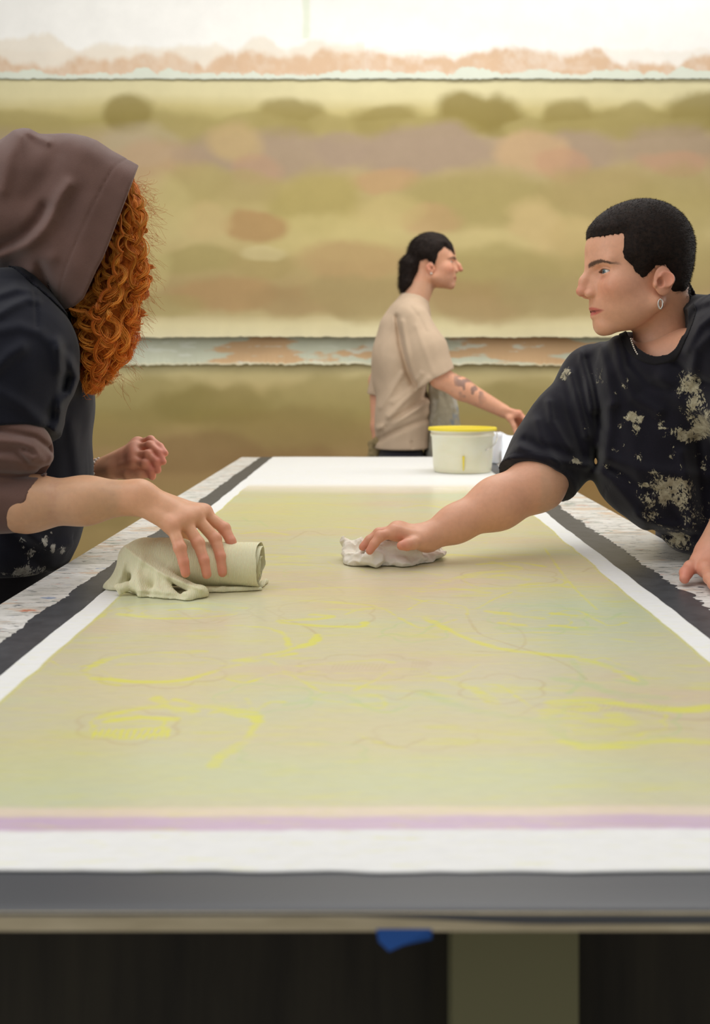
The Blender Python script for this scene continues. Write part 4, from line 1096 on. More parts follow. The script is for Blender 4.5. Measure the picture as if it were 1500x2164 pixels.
arm1 = U(limb([(SRl, .052), (ELl, .047), (P(60, 1064, 1.525), .0400), (P(180, 1058, 1.525), .0330), (WRl, .0258)]), .025)
arm1a = lambda p: smin(arm1(p), hand1(p), .016)
K2 = [P(291, 938, 1.905), P(286, 948, 1.885), P(284, 962, 1.868), P(284, 977, 1.855)]
F2 = [[P(318, 930, 1.885), P(338, 944, 1.868), P(349, 958, 1.855)], [P(316, 941, 1.865), P(336, 957, 1.852), P(345, 976, 1.845)],
      [P(312, 960, 1.850), P(330, 976, 1.842), P(334, 994, 1.842)], [P(306, 980, 1.842), P(320, 994, 1.842), P(322, 1008, 1.846)]]
T2 = [P(240, 996, 1.885), P(272, 1002, 1.862), P(298, 1000, 1.852), P(320, 1001, 1.850)]
hand2 = hand_prims(WR2, .021, K2, F2, T2, rk=.0095, rp=.0082, rt=.0062)
arm2 = U(limb([(SLl, .050), (EL2, .044), (WR2, .0225)]), .02); arm2a = lambda p: smin(arm2(p), hand2(p), .014)
midl = (SRl+SLl)/2
torL = U([cap(midl+(hipl-midl)*.15, midl+(hipl-midl)*.6, .08, .08, latL, 1.4), cap(midl+(hipl-midl)*.6, hipl, .08, .085, latL, 1.3), cap(SRl, SLl, .045), neckL, cap(P(60, 700, 1.80), midl+(hipl-midl)*.15, .06),
          cap(hipl+latL*.08-[0, 0, .05], (-.80, 2.13, .1), .055, .036), cap(hipl-latL*.08-[0, 0, .05], (-.80, 1.93, .1), .055, .036)], .04)
def skinL(V):
    c = skin_base(V, (216, 162, 126), 9)
    c = face_color(V, LO, LB_, .97, c, (120, 62, 30), (196, 104, 92), .5)
    for q in Kl+[f[0] for f in Fl]+K2+[f[0] for f in F2]: c = addc(c, (212, 122, 104), gauss(V, q, .012)*.62)
    for q in [f[-1] for f in Fl+F2]+[f[1] for f in Fl+F2]: c = addc(c, (214, 116, 102), gauss(V, q, .013)*.62)
    for q in K2: c = addc(c, (218, 134, 118), gauss(V, q, .05)*.16)
    # tendons on the back of the hand
    for k_ in Kl: c = addc(c, (206, 138, 116), np.exp(-(pseg([k_, WRl])(V.astype(np.float32))/.004)**2)*.16)
    c = addc(c, (150, 80, 60), gauss(V, P(146, 1072, 1.49), .0024)*.7)
    return c
eyes(LO, LB_, .97, Lp)
build_sdf('body', [(crop(lambda p: smin(hL(p), neckL(p), .02), LO-.17, LO+.17), LO-.18, LO+.18, .003),
                   (arm1a, *bb(ELl, WRl, *Kl, Fl[0][2], Tl[3], Fl[1][2], m=.06), .0018), (crop(arm2a, P(60, 1010, 2.1)-.3, P(500, 850, 1.75)+.5), *bb(EL2, WR2, *K2, F2[0][2], F2[3][2], m=.05), .0018),
                   (U([arm1, arm2, torL], .03), np.array([-1.05, 1.42, .05]), np.array([-.30, 2.25, 1.45]), .009)], skin_m, Lp, skinL)
# ---- hood and hoodie
hood_m = cloth_mat('brown_cotton_fleece', L3(104, 78, 70), .13, sheen=.25, weave=500, wsc=(1, 1, 3.2), bstr=.5)
hf = [([(0, 541), (30, 528), (55, 516), (75, 500), (92, 482), (105, 462), (112, 445), (130, 410), (145, 390)], .011, .013), ([(0, 522), (25, 512), (50, 500), (68, 484), (84, 464), (96, 440)], -.010, .014),
      ([(40, 290), (20, 330), (5, 400)], .005, .015), ([(62, 280), (84, 292), (100, 300)], .005, .008), ([(150, 300), (210, 330), (260, 365)], .003, .02),
      ([(85, 560), (98, 600), (112, 640)], -.008, .012), ([(60, 575), (80, 560), (110, 545)], .005, .014), ([(120, 330), (100, 370), (60, 420)], -.004, .02), ([(190, 430), (170, 520), (150, 600)], .003, .025)]
hfs = [(poly_, a_, w_) for poly_, a_, w_ in hf]
def screenfold(pts, dc, rx):
    q = [np.array([(x-CX)/F*dc, CZ-(y-CY)/F*dc]) for x, y in pts]
    def f(x, z):
        d = None
        for a, b in zip(q[:-1], q[1:]):
            e = b-a; t = np.clip(((x-a[0])*e[0]+(z-a[1])*e[1])/(e@e), 0, 1); v = np.hypot(x-a[0]-e[0]*t, z-a[1]-e[1]*t); d = v if d is None else np.minimum(d, v)
        return d
    return f
hff = [(pixfold(pts, 1.64), a_, w_*.85) for pts, a_, w_ in hfs]
rimn = unit(np.array([.91, 0, -.42])); rimp = P(245, 480, HD)
def hood_f(p):
    ex = hoodx(p); x = p[:, 0]-(p[:, 1]-HD)*hood0.rx
    nr = p[:, 1] < HD+.03; d = ex
    for g, a_, w_ in hff: d = d-a_*np.exp(-(g(p)/w_)**2)*nr
    d = d-.0035*fbm(p*np.array([11, 11, 11], np.float32), 3, 12)
    d = smax(d, np.minimum(hood0.poly(x, p[:, 2]), (p[:, 0]-P(-40, 450, HD)[0])*1.0).astype(np.float32), .004)
    rim = np.abs((p-rimp)@rimn+.014)
    d = d+.0012*np.exp(-(rim/.0018)**2)*nr
    return smax(d, -np.maximum(ex+.010, -((p-rimp)@rimn+.045)), .003).astype(np.float32)
build_sdf('hood', [(hood_f, hood0.lo, hood0.hi, .0027)], hood_m, Lp)
# brown sleeve pushed up the near forearm
br = U([cap(P(-75, 960, 1.545), P(14, 950, 1.535), .076, .060), cap(P(-30, 946, 1.53), P(54, 956, 1.522), .058, .040), cap(P(-70, 1050, 1.535), P(70, 1063, 1.525), .060, .0455)], .02)
cutp = plane(P(66, 1063, 1.525), unit(np.array([.91, 0, -.40]))); bulge = U([cap(P(-75, 960, 1.545), P(14, 950, 1.535), .076, .060), cap(P(-30, 946, 1.53), P(54, 956, 1.522), .058, .040)], .02)
lowc = cap(P(-70, 1050, 1.535), P(110, 1063, 1.525), .060, .0425); hole1 = cap(P(10, 1063, 1.525), P(95, 1063, 1.525), .0395, .0405)
bf = [([(-20, 905), (30, 915), (75, 925), (108, 950)], -.006, .006), ([(-20, 930), (40, 935), (70, 945), (82, 962), (70, 968), (45, 955)], .006, .007), ([(-20, 1000), (40, 1004), (80, 1000), (108, 985)], -.008, .006),
      ([(-20, 970), (40, 975), (90, 975)], .005, .010), ([(40, 960), (60, 985), (95, 990)], -.006, .006), ([(95, 1004), (104, 985), (108, 965)], .004, .005), ([(-20, 955), (20, 952), (50, 952)], -.004, .006), ([(-20, 1040), (30, 1050), (60, 1060)], .002, .014)]
bff = [(pixfold(pts, 1.48), a_*1.1, w_*.8) for pts, a_, w_ in bf]
def sleeveL(p):
    d = smin(bulge(p), smax(lowc(p), cutp(p), .002), .006)
    x = p[:, 0]-(p[:, 1]-1.47)*(-.35)
    for g, a_, w_ in bff: d = d-a_*np.exp(-(g(p)/w_)**2)*(p[:, 1] < 1.53)
    d = d-.0022*fbm(p*np.array([14, 14, 26], np.float32), 3, 5)
    return smax(d, -hole1(p), .002).astype(np.float32)
build_sdf('hoodie_sleeve', [(sleeveL, np.array([-.80, 1.38, .95]), np.array([-.42, 1.66, 1.20]), .0024)], hood_m, Lp)
# ---- navy top
navy_m = cloth_mat('navy_fleece', (.0105, .0112, .0185, 1), .18, (L3(150, 148, 140), L3(198, 196, 188), 34, (1, 1, .7)), sheen=.13, weave=1100)
tor = U([cap(P(60, 690, 1.79), P(66, 860, 1.80), .088, .100, latL, 1.35), cap(P(66, 850, 1.80), P(72, 1010, 1.82), .102, .094, latL, 1.35), cap(P(72, 1000, 1.82), P(42, 1110, 1.84), .094, .102, latL, 1.3),
         cap(P(42, 1110, 1.84), P(-15, 1230, 1.90), .102, .12, latL, 1.2), cap(P(-15, 1230, 1.90), hipl, .12, .12, latL, 1.2), cap(P(10, 610, 1.77), P(95, 690, 1.78), .060, .072), cap(P(-60, 640, 1.80), P(60, 760, 1.80), .09, .1), cap(midl+(hipl-midl)*.25, hipl+[0, 0, .02], .088, .118, latL, 1.4)], .04)
slvL = U([cap(SRl+[0, .02, 0], P(10, 780, 1.59), .090, .098), cap(P(12, 770, 1.585), P(-4, 960, 1.560), .092, .090), cap(P(20, 660, 1.66), SRl, .075, .085)], .04)
cutL = plane(P(20, 900, 1.50), unit(P(16, 970, 1.545)-P(10, 900, 1.56)))
holeL = cap(P(2, 880, 1.56), P(-4, 980, 1.555), .070, .082)
hoodn = inflate([(-80, 480), (0, 538), (42, 571), (83, 612), (122, 648), (139, 662), (200, 640), (320, 560), (300, 300), (-80, 280)], HD, .13, .03)
nf = [([(-10, 625), (35, 610), (70, 616)], .005, .010), ([(-10, 668), (30, 645), (60, 632), (75, 635)], .006, .010), ([(-10, 700), (40, 690), (85, 702), (120, 735), (140, 780)], .004, .012),
      ([(-10, 780), (20, 750), (45, 735)], .007, .014), ([(120, 720), (150, 770), (162, 800), (150, 830), (128, 850), (122, 890), (115, 910)], .007, .010), ([(120, 740), (126, 800), (122, 860)], .006, .010), ([(138, 740), (143, 790), (136, 820)], -.006, .010),
      ([(0, 830), (50, 860), (85, 890)], .005, .014), ([(66, 590), (76, 630), (78, 690)], -.0025, .0045), ([(150, 900), (160, 960), (165, 1000)], .004, .014), ([(110, 880), (124, 840), (130, 800)], -.006, .012), ([(60, 1130), (110, 1160), (150, 1150)], .006, .012), ([(20, 1120), (80, 1190), (110, 1220)], -.005, .014)]
nff = [(pixfold(pts, 1.62), a_*1.25, w_*.8) for pts, a_, w_ in nf]
def navy_f(p, band=False):
    s = np.maximum(slvL(p), cutL(p)); s = smax(s, -holeL(p), .004)
    d = smin(tor(p), s, .030); x = p[:, 0]-(p[:, 1]-1.62)*(-.35)
    for g, a_, w_ in nff: d = d-a_*np.exp(-(g(p)/w_)**2)*(p[:, 1] < 1.80)
    d = d-.004*fbm(p*np.array([12, 12, 7], np.float32), 3, 14)
    if band: hn = hoodn(p); return np.maximum.reduce([d-.0030, -d-.006, hn-.0135, -hn-.001]).astype(np.float32)
    d = smax(d, -hoodn(p), .006)
    return smax(d, .84-p[:, 2], .01).astype(np.float32)
SBL = [(60, 1212, 34, 18, 1.), (70, 1235, 30, 20, .9), (45, 1245, 14, 16, .8), (95, 1140, 8, 22, .9), (112, 1160, 8, 14, .85), (132, 1162, 10, 12, .95), (70, 1170, 16, 14, .6), (45, 1142, 8, 6, .8), (48, 1156, 7, 4, .9), (40, 1260, 8, 10, .7), (108, 1126, 5, 4, .8), (90, 1205, 14, 12, .8), (8, 1212, 8, 5, .5), (80, 1180, 30, 30, .35), (30, 1130, 20, 20, .2)]
def stainL(V):
    px, py = pxd(V); s = np.zeros(len(V))
    for x, y, rx, ry, a_ in SBL: s = np.maximum(s, a_*np.exp(-(((px-x)/rx)**2+((py-y)/ry)**2)*.8))
    return s*(V[:, 1] < 1.95)
build_sdf('sweatshirt', [(navy_f, np.array([-1.02, 1.36, .82]), np.array([-.32, 2.22, 1.46]), .0030)], navy_m, Lp, extra={'stain': stainL})
nrib = cloth_mat('navy_rib', (.0065, .0065, .0115, 1), .2, sheen=.08)
build_sdf('collar', [(lambda p: navy_f(p, True), np.array([-1.0, 1.50, 1.20]), np.array([-.42, 1.86, 1.46]), .0024)], nrib, Lp)
# bracelets on the far wrist
bead = mat('amethyst_beads', L3(150, 110, 130), .35); bead2 = mat('white_beads', L3(226, 216, 204), .35)
for c0, mm, cnt, rb_ in ((P(197, 1000, 1.925), bead, 22, .0031), (P(217, 996, 1.915), bead2, 20, .0036)):
    ax = unit(np.mean(K2, 0)-WR2); a_ = unit(np.cross(ax, (0, 1, .2))); b_ = np.cross(ax, a_); m_ = MB()
    for i in range(cnt):
        t_ = 2*math.pi*i/cnt; q = c0+(a_*math.cos(t_)+b_*math.sin(t_)*1.05)*.0255
        m_.lathe([(.0002, -rb_), (rb_*.8, -rb_*.6), (rb_, 0), (rb_*.8, rb_*.6), (.0002, rb_)], q, 8)
    m_.build('bracelet', mm, Lp, True)
# ---- curly hair: a dense inner mass and locks of fine curls over it
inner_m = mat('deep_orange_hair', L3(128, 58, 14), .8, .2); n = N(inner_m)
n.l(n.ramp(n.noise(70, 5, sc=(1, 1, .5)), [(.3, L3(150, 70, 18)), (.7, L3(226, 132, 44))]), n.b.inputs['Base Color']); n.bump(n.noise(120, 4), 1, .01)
masspts = [(240, 400), (284, 388), (302, 420), (308, 460), (294, 500), (300, 550), (296, 600), (280, 645), (270, 690), (262, 725), (244, 762), (215, 780), (188, 784), (165, 760), (160, 700), (150, 665), (170, 640), (190, 600), (215, 540), (235, 480)]
massf = inflate(masspts, 1.735, .075, .05)
mass_f = lambda p: (massf(p)-.007*fbm(p*42, 3, 6)).astype(np.float32)
build_sdf('inner_hair', [(mass_f, massf.lo, massf.hi, .004)], inner_m, Lp)
hair_m = mat('orange_hair', L3(214, 116, 34), .42, .45); n = N(hair_m)
tr_ = n.new('ShaderNodeBsdfTranslucent'); mx = n.new('ShaderNodeMixShader'); mx.inputs[0].default_value = .42
n.l(n.attr('tint'), n.b.inputs['Base Color']); n.l(n.attr('tint'), tr_.inputs[0]); out = [x for x in n.t.nodes if x.type == 'OUTPUT_MATERIAL'][0]
n.l(n.b.outputs[0], mx.inputs[1]); n.l(tr_.outputs[0], mx.inputs[2]); n.l(mx.outputs[0], out.inputs[0])
rg = np.random.default_rng(11)
rimL = [(286, 372), (272, 408), (252, 458), (232, 510), (214, 555), (192, 598), (174, 636), (150, 656)]
def rim_at(t): i = min(int(t*7), 6); f = t*7-i; a, b = rimL[i], rimL[i+1]; return a[0]+(b[0]-a[0])*f, a[1]+(b[1]-a[1])*f
# right outline of the hair by height
oy = np.array([378, 416, 458, 499, 549, 596, 638, 680, 721, 763, 799, 821]); ox = np.array([290, 316, 326, 308, 319, 314, 299, 291, 284, 268, 256, 215])
ly = np.array([378, 416, 458, 510, 555, 598, 636, 656, 720, 790, 821]); lx = np.array([280, 268, 252, 232, 214, 192, 172, 148, 172, 178, 185])
paths = []; rads = []; cols = []
def add_lock(t0, dep, sfrac, yend, nf, r_h, pitch, seed):
    g = np.random.default_rng(seed)
    x0, y0 = rim_at(t0); x0 -= 6
    m = max(30, int((yend-y0)/2.0)); yy = np.linspace(y0, yend, m); k = np.linspace(0, 1, m)
    xr = np.interp(yy, oy, ox)-8; xl = np.interp(yy, ly, lx)+6
    e = 1-np.exp(-k*5*(1+.0*k))
    xt = xl+(xr-xl)*sfrac; xx = x0*(1-e)+xt*e+g.normal(0, 2.0)*np.sin(k*5+g.random()*6)
    base = np.array([P(a, b, dep) for a, b in zip(xx, yy)])
    arc = np.concatenate([[0], np.cumsum(np.linalg.norm(np.diff(base, axis=0), axis=1))])
    ph = g.random()*6.28; sgn = 1 if g.random() < .5 else -1
    env = sstep(0, .18, k)*(.6+.4*k); lockb = g.normal(0, 10)
    wv = 1+.25*np.sin(arc*60+g.random()*6)
    T_ = g.uniform(.25, 1.45); dx = g.normal(0, .35)
    pj = np.cumsum(1+.35*np.sin(arc*g.uniform(40, 90)+g.random()*6))*np.gradient(arc)
    for j in range(nf):
        rr = r_h*(1+g.normal(0, .13))*env*wv
        th = sgn*pj/pitch*6.283*(1+g.normal(0, .012))+ph+g.normal(0, .26)
        off = np.stack([np.cos(th)*rr, np.sin(th)*rr*math.cos(T_), np.sin(th)*rr*math.sin(T_)], -1)+np.stack([np.cos(th*.5)*rr*dx, rr*0, rr*0], -1)
        sp = g.normal(0, .0014, 3)*(.5+.5*k[:, None])
        q = base+off+sp
        if g.random() < .12: q = q+g.normal(0, .0035, 3)*k[:, None]
        paths.append(q); rads.append((.00055+.00022*g.random())*np.interp(k, [0, .9, 1], [1, 1, .3]))
        b_ = g.random(); lb = lockb; cols.append(lin((222+33*b_+lb*.5, 128+56*b_+lb, 34+44*b_+lb*.5)))
for i in range(170):
    t0 = rg.random()**.9; x0, y0 = rim_at(t0)
    sf = np.clip(rg.random()**.8, 0, 1); dep = 1.735+rg.normal(0, .036)-.012
    ymax = np.interp(sf, [0, .3, .7, 1], [826, 812, 790, 735]); yend = min(ymax+rg.normal(0, 12)-(rg.random() < .35)*rg.random()*160, 826)
    if yend < y0+60: yend = y0+60+rg.random()*60
    add_lock(t0, dep, sf, yend, 20, .0060+.0060*rg.random(), .030+.020*rg.random(), 100+i)
V, Q, ID, TT = tubes(paths, rads, 3)
cc = np.array(cols)[ID]*(.90+.2*TT[:, None])
link_mesh('curly_hair', V, Q, hair_m, Lp, {'tint': ('c', cc)})['kind'] = 'stuff'
# loose frizz round the outline
paths = []; rads = []; cols = []
for i in range(270):
    y0 = 385+rg.random()**1.2*420; x0 = np.interp(y0, oy, ox)-8-rg.random()*14; m = 26; k = np.linspace(0, 1, m)
    L_ = .018+.03*rg.random(); dirx = unit((1.0, rg.normal(0, .5), rg.normal(-.1, .7)+(.5 if y0 < 460 else -.3)))
    b = P(x0, y0, 1.735+rg.normal(0, .03)); ph = rg.random()*6; r_ = .003+.004*rg.random()
    q = b+dirx*(k*L_)[:, None]+np.stack([np.cos(k*6+ph), np.sin(k*6+ph), np.sin(k*5+ph)], -1)*(r_*k)[:, None]+np.array([0, 0, -.014])*(k**2)[:, None]
    paths.append(q); rads.append(.00016); cols.append(lin((206, 124, 52)))
V, Q, ID, TT = tubes(paths, rads, 3)
link_mesh('loose_hair', V, Q, hair_m, Lp, {'tint': ('c', np.array(cols)[ID])})['kind'] = 'stuff'
legs('trousers', hipl+latL*.08-[0, 0, .03], hipl-latL*.08-[0, 0, .03], np.array([-.80, 2.13, 0]), np.array([-.80, 1.93, 0]), Lp, unit((.9, 0, 0)))

# ================================================================ MAN WALKING PAST BEHIND THE TABLE
Mn = empty('person', (.24, 4.52, 0))
tag(Mn, 'smiling man in a beige t-shirt walking past behind the far end of the table', 'person')
D = 4.50
MO = P(907, 566, D+.0); MB_ = frame(math.radians(2), math.radians(4), 0, 1); MS = 1.03
hM = head_fn(MO, MB_, MS, dict(nose=1.15, open=.001))
SRm = P(872, 680, D-.17); ELm = P(930, 798, D-.20); WRm = P(1062, 868, D-.20)
SLm = P(846, 682, D+.17); EL3 = P(800, 806, D+.22); WR3 = P(797, 900, D+.16)
nM = U([cap(P(896, 590, D), P(868, 655, D), .056, .066)], .02)
Km = [P(1096, 874, D-.235), P(1100, 880, D-.215), P(1100, 888, D-.195), P(1096, 896, D-.175)]
Fm = [[P(1112, 888, D-.25), P(1108, 903, D-.25), P(1100, 914, D-.245)], [P(1118, 890, D-.225), P(1114, 908, D-.225), P(1102, 920, D-.225)],
      [P(1118, 898, D-.20), P(1110, 914, D-.20), P(1098, 924, D-.20)], [P(1110, 906, D-.18), P(1102, 918, D-.18), P(1092, 926, D-.185)]]
Tm = [P(1078, 884, D-.23), P(1086, 900, D-.24), P(1090, 914, D-.245), P(1092, 930, D-.245)]
hndM = hand_prims(WRm, .028, Km, Fm, Tm, rk=.0125, rp=.0105, rt=.0080)
aM = U(limb([(SRm, .045), (ELm, .046), (ELm*.65+WRm*.35, .0470), (WRm, .0290)]), .02)
aM2 = U(limb([(SLm, .055), (EL3, .046), (WR3, .030), (P(800, 930, D+.15), .030)]), .02)
hipM = np.array([.140, D, .86]); toM = U([cap(P(862, 700, D), hipM, .075, .075, (0, 1, 0), 1.3), cap(hipM+[0, .08, -.07], (.02, D+.10, .12), .048, .034), cap(hipM+[0, -.08, -.07], (.48, D-.09, .10), .048, .034)], .03)
def skinM(V):
    c = skin_base(V, (222, 164, 132), 5)
    l = to_local(V, MO, MB_, MS)
    c = face_color(V, MO, MB_, MS, c, (40, 28, 24), (196, 100, 90), 1.3, stubble=.32, browh=1.3)
    # inked forearm
    ink_ = sstep(.0, .10, vnoise(V*55, 8)-.10)*(gauss(V, P(978, 806, D-.24), .05)+gauss(V, P(1004, 826, D-.24), .045))*.8
    c = addc(c, (96, 84, 82), np.clip(ink_, 0, .7)*(V[:, 1] < D-.2))
    for q in Km: c = addc(c, (214, 124, 104), gauss(V, q, .03)*.35)
    return c
eyes(MO, MB_, MS, Mn, (60, 44, 34), (1, 0, 0))
build_sdf('body', [(crop(lambda p: smin(hM(p), nM(p), .02), MO-.24, MO+.22), MO-.25, MO+.23, .0028), (lambda p: smin(aM(p), hndM(p), .012), *bb(SRm, ELm, WRm, *Km, Fm[1][2], Fm[3][2], m=.07), .0032),
                   (U([aM2, toM, cap(SRm, SLm, .05), nM], .03), np.array([-.12, D-.35, .03]), np.array([.62, D+.40, 1.56]), .010)], skin_m, Mn, skinM)
# dark hair brushed back, longer at the nape
def m_uw(px, py, n_):
    k = (px-CX)/F; c_, s_ = MB_[0][0], -MB_[0][1]; n_ = n_*MS; y_ = MO[1]-n_
    x_ = k*y_; return (x_-MO[0])/MS, (CZ-(py-CY)/F*y_-MO[2])/MS
HM = [(840, 470, 0), (950, 470, 0), (962, 545, 0), (953, 534, .01), (940, 527, .03), (930, 535, .05), (926, 545, .06), (921, 556, .065), (917, 564, .07), (912, 556, .075), (904, 546, .078), (890, 548, .078), (882, 560, .078), (884, 580, .075), (878, 600, .06), (866, 612, .03), (840, 620, 0)]
hmp = poly2([m_uw(x, y, n_) for x, y, n_ in HM])
backh = U([cap(P(868, 560, D), P(860, 600, D), .050, .036, (0, 1, 0), 1.3), cap(P(860, 596, D), P(853, 615, D), .022, .010, (0, 1, 0), 2.2)], .02)
def hairM(p):
    l = to_local(p, MO, MB_, MS); d = head_local(l.astype(np.float32), {})*MS-.010*sstep(0, .03, -hmp(l[:, 0], l[:, 2]))-.003
    lb = hmp(l[:, 0], l[:, 2]); d = np.maximum(d, lb*.8)
    w = l.copy(); d = smin(d, backh(p), .015)
    return (d-.0022*vnoise(l*np.array([40, 160, 60]), 4)-.0012*vnoise(l*np.array([90, 380, 160]), 4)).astype(np.float32)
hmo = build_sdf('hair', [(hairM, MO-[.17, .13, .20], MO+[.17, .13, .18], .0032)], dark_hair, Mn)
def dM(p, nn):
    return nn*.25-MB_[0]*.8-MB_[2]*.55
short_hairs(hmo, 9000, .020, dM, dark_hair, 'hair_strands', Mn, .0006, 4)
ecm = to_world((.004, .078, -.034), MO, MB_, MS); ecm = to_world((.004, -.078, -.034), MO, MB_, MS)
m_ = MB(); m_.lathe([(.0003, -.006), (.004, -.004), (.005, 0), (.004, .004), (.0003, .006)], ecm, 10); m_.build('earring', silver, Mn, True)
# t-shirt
tee_m = cloth_mat('beige_cotton_jersey', L3(198, 174, 148), .06, rough=.95, sheen=.1, weave=600)
tt = [cap(P(862, 672, D), P(846, 760, D), .088, .112, (0, 1, 0), 1.5), cap(P(846, 750, D), P(852, 880, D), .112, .118, (0, 1, 0), 1.4), cap(P(852, 880, D), P(851, 960, D), .118, .128, (0, 1, 0), 1.35),
      cap(P(872, 640, D), P(862, 690, D), .066, .09, (0, 1, 0), 1.1), cap(P(866, 672, D-.12), P(866, 672, D+.12), .062), cap(P(832, 690, D), P(818, 800, D+.04), .06, .06, (0, 1, 0), 1.5)]
sm = [cap(P(874, 678, D-.15), P(900, 740, D-.185), .074, .088), cap(P(900, 740, D-.185), P(928, 806, D-.20), .088, .082)]
sm2 = [cap(P(850, 678, D+.15), P(824, 760, D+.19), .07, .075), cap(P(824, 760, D+.19), P(806, 830, D+.20), .075, .07)]
ttU = U(tt, .05); smU = U(sm, .03); sm2U = U(sm2, .03)
cM = plane(P(922, 796, D-.2), unit(P(938, 826, D-.2)-P(925, 800, D-.2)+np.array([-.002, 0, -.002]))); hM_ = cap(P(912, 775, D-.195), P(934, 826, D-.2), .055, .072)
cM2 = plane(P(806, 838, D+.2), (-.15, 0, -1)); hM2 = cap(P(812, 810, D+.2), P(803, 860, D+.2), .05, .062)
mfold = [([(822, 880), (850, 850), (890, 815), (905, 800)], .014, .018), ([(815, 900), (860, 870), (900, 835)], -.012, .016), ([(800, 905), (845, 885), (905, 850)], .012, .016), ([(800, 930), (850, 905), (915, 880)], -.010, .016),
         ([(805, 860), (830, 820), (850, 790)], .008, .018), ([(838, 670), (846, 730), (862, 790), (872, 810)], -.012, .014), ([(850, 680), (860, 740), (876, 800)], .010, .014), ([(880, 690), (900, 750), (915, 790)], .006, .016), ([(868, 650), (885, 670), (900, 700)], -.004, .012), ([(870, 935), (872, 946)], -.004, .008), ([(830, 850), (870, 820), (890, 790)], .008, .014)]
mff = [(pixfold(pts, D-.18), a_, w_*.8) for pts, a_, w_ in mfold]
nkM = U([cap(P(902, 560, D), P(868, 656, D), .062, .058)], .01)
def teeM(p):
    a = np.maximum(smU(p), cM(p)); a = smax(a, -hM_(p), .005); b = np.maximum(sm2U(p), cM2(p)); b = smax(b, -hM2(p), .005)
    d = smin(smin(ttU(p), a, .025), b, .025); x = p[:, 0]-(p[:, 1]-(D-.18))*.02
    for g, a_, w_ in mff: d = d-a_*np.exp(-(g(p)/w_)**2)*(p[:, 1] < D)
    d = d-.006*fbm(p*np.array([11, 11, 6], np.float32), 3, 24)
    d = smax(d, -nkM(p), .006)
    return smax(d, CZ-(947-CY)/F*D-p[:, 2]+.01*(p[:, 0]-.1), .006).astype(np.float32)
build_sdf('t_shirt', [(teeM, np.array([-.12, D-.40, .84]), np.array([.52, D+.42, 1.60]), .0046)], tee_m, Mn)
legs('trousers', hipM+[0.0, .08, -.07], hipM+[0.0, -.08, -.07], np.array([.02, D+.10, .02]), np.array([.48, D-.09, 0]), Mn, np.array([1., 0, 0]), r=.066)
# rag tucked in at the back of the waist and a stained cloth carried in front
rag_m = tint_mat('rag_cloth', .95, .1, nscale=40, namt=.12, bump=.5, bscale=160)
rg_ = U([cap(P(786, 938, D+.02), P(800, 935, D-.02), .018, .028), cap(P(800, 935, D), P(792, 975, D), .026, .020), cap(P(786, 950, D), P(778, 972, D), .016, .012), cap(P(802, 930, D), P(815, 926, D-.01), .02, .02)], .015)
rgf = lambda p: (rg_(p)-.007*fbm(p*40, 3, 3)).astype(np.float32)
o = build_sdf('rag', [(rgf, *bb(P(778, 975, D), P(815, 926, D), m=.06), .004)], rag_m, None, lambda V: np.repeat(lin((150, 132, 96))[None], len(V), 0))
tag(o, 'olive rag tucked into the back of the trousers of the man in the beige t-shirt', 'rag')
cx_ = U([cap(P(925, 810, D-.02), P(930, 960, D-.02), .040, .075, (0, 1, 0), 1.6), cap(P(940, 840, D-.0), P(955, 960, D-.0), .045, .06, (0, 1, 0), 1.2)], .03)
cxf = lambda p: (cx_(p)-.010*fbm(p*np.array([26, 26, 10], np.float32), 3, 3)).astype(np.float32)
def clc(V):
    c = np.repeat(lin((158, 150, 128))[None], len(V), 0); c = addc(c, (196, 192, 178), sstep(.0, .3, fbm(V*12, 4, 2))*.8); return addc(c, (122, 132, 142), sstep(.1, .35, fbm(V*16+5, 4, 7))*.8)
o = build_sdf('paint_cloth', [(cxf, *bb(P(900, 790, D), P(985, 975, D), m=.12), .006)], rag_m, None, clc)
tag(o, 'grey and white paint-smeared cloth hanging in front of the man in the beige t-shirt', 'cloth')

# ================================================================ THINGS ON THE TABLE
# ---- plastic tub with yellow rim
tub_m = mat('translucent_plastic', L3(236, 232, 208), .35, .5, sub=.15); n = N(tub_m)
c = n.ramp(n.noise(5, 5, sc=(1, 1, 2)), [(.35, L3(238, 234, 212)), (.7, L3(228, 222, 190))])
c = n.mix(n.ramp(n.noise(16, 6, .7, sc=(2.2, 2.2, .8), loc=(3, 4, 5)), [(.66, BLK), (.70, WHT)]), c, L3(232, 218, 120)); n.l(c, n.b.inputs['Base Color'])
yelp = mat('yellow_paint', L3(236, 214, 60), .45)
bc = np.array([(977-CX)/F*3.50, 3.50, TZ+.003]); tub = empty('paint_tub', bc); sc_ = 3.50/F
tag(tub, 'squat cream plastic tub with yellow paint-coated rim on far table end', 'tub')
Rt, Rb, Ht = 71*sc_, 60*sc_, 92*sc_*1.0
m_ = MB()
m_.lathe([(Rb-.004, 0), (Rb, .003), (Rb+.003, .02), (Rt-.010, Ht-.030), (Rt-.006, Ht-.028), (Rt-.005, Ht-.020), (Rt-.009, Ht-.018), (Rt-.004, Ht-.004), (Rt, Ht-.004), (Rt-.001, Ht), (Rt-.009, Ht), (Rt-.012, Ht-.03), (Rb-.003, .006)], bc, 72)
m_.build('tub_body', tub_m, tub, True)
m_ = MB(); m_.lathe([(Rt+.0016, Ht-.0075), (Rt+.0022, Ht-.001), (Rt+.001, Ht+.0025), (Rt-.010, Ht+.0025), (Rt-.0105, Ht-.012)], bc, 72, False, False); m_.build('painted_rim', yelp, tub, True)
m_ = MB(); m_.lathe([(Rt-.012, Ht-.022), (.001, Ht-.020)], bc, 48, False, True); m_.build('paint_surface', yelp, tub, True)
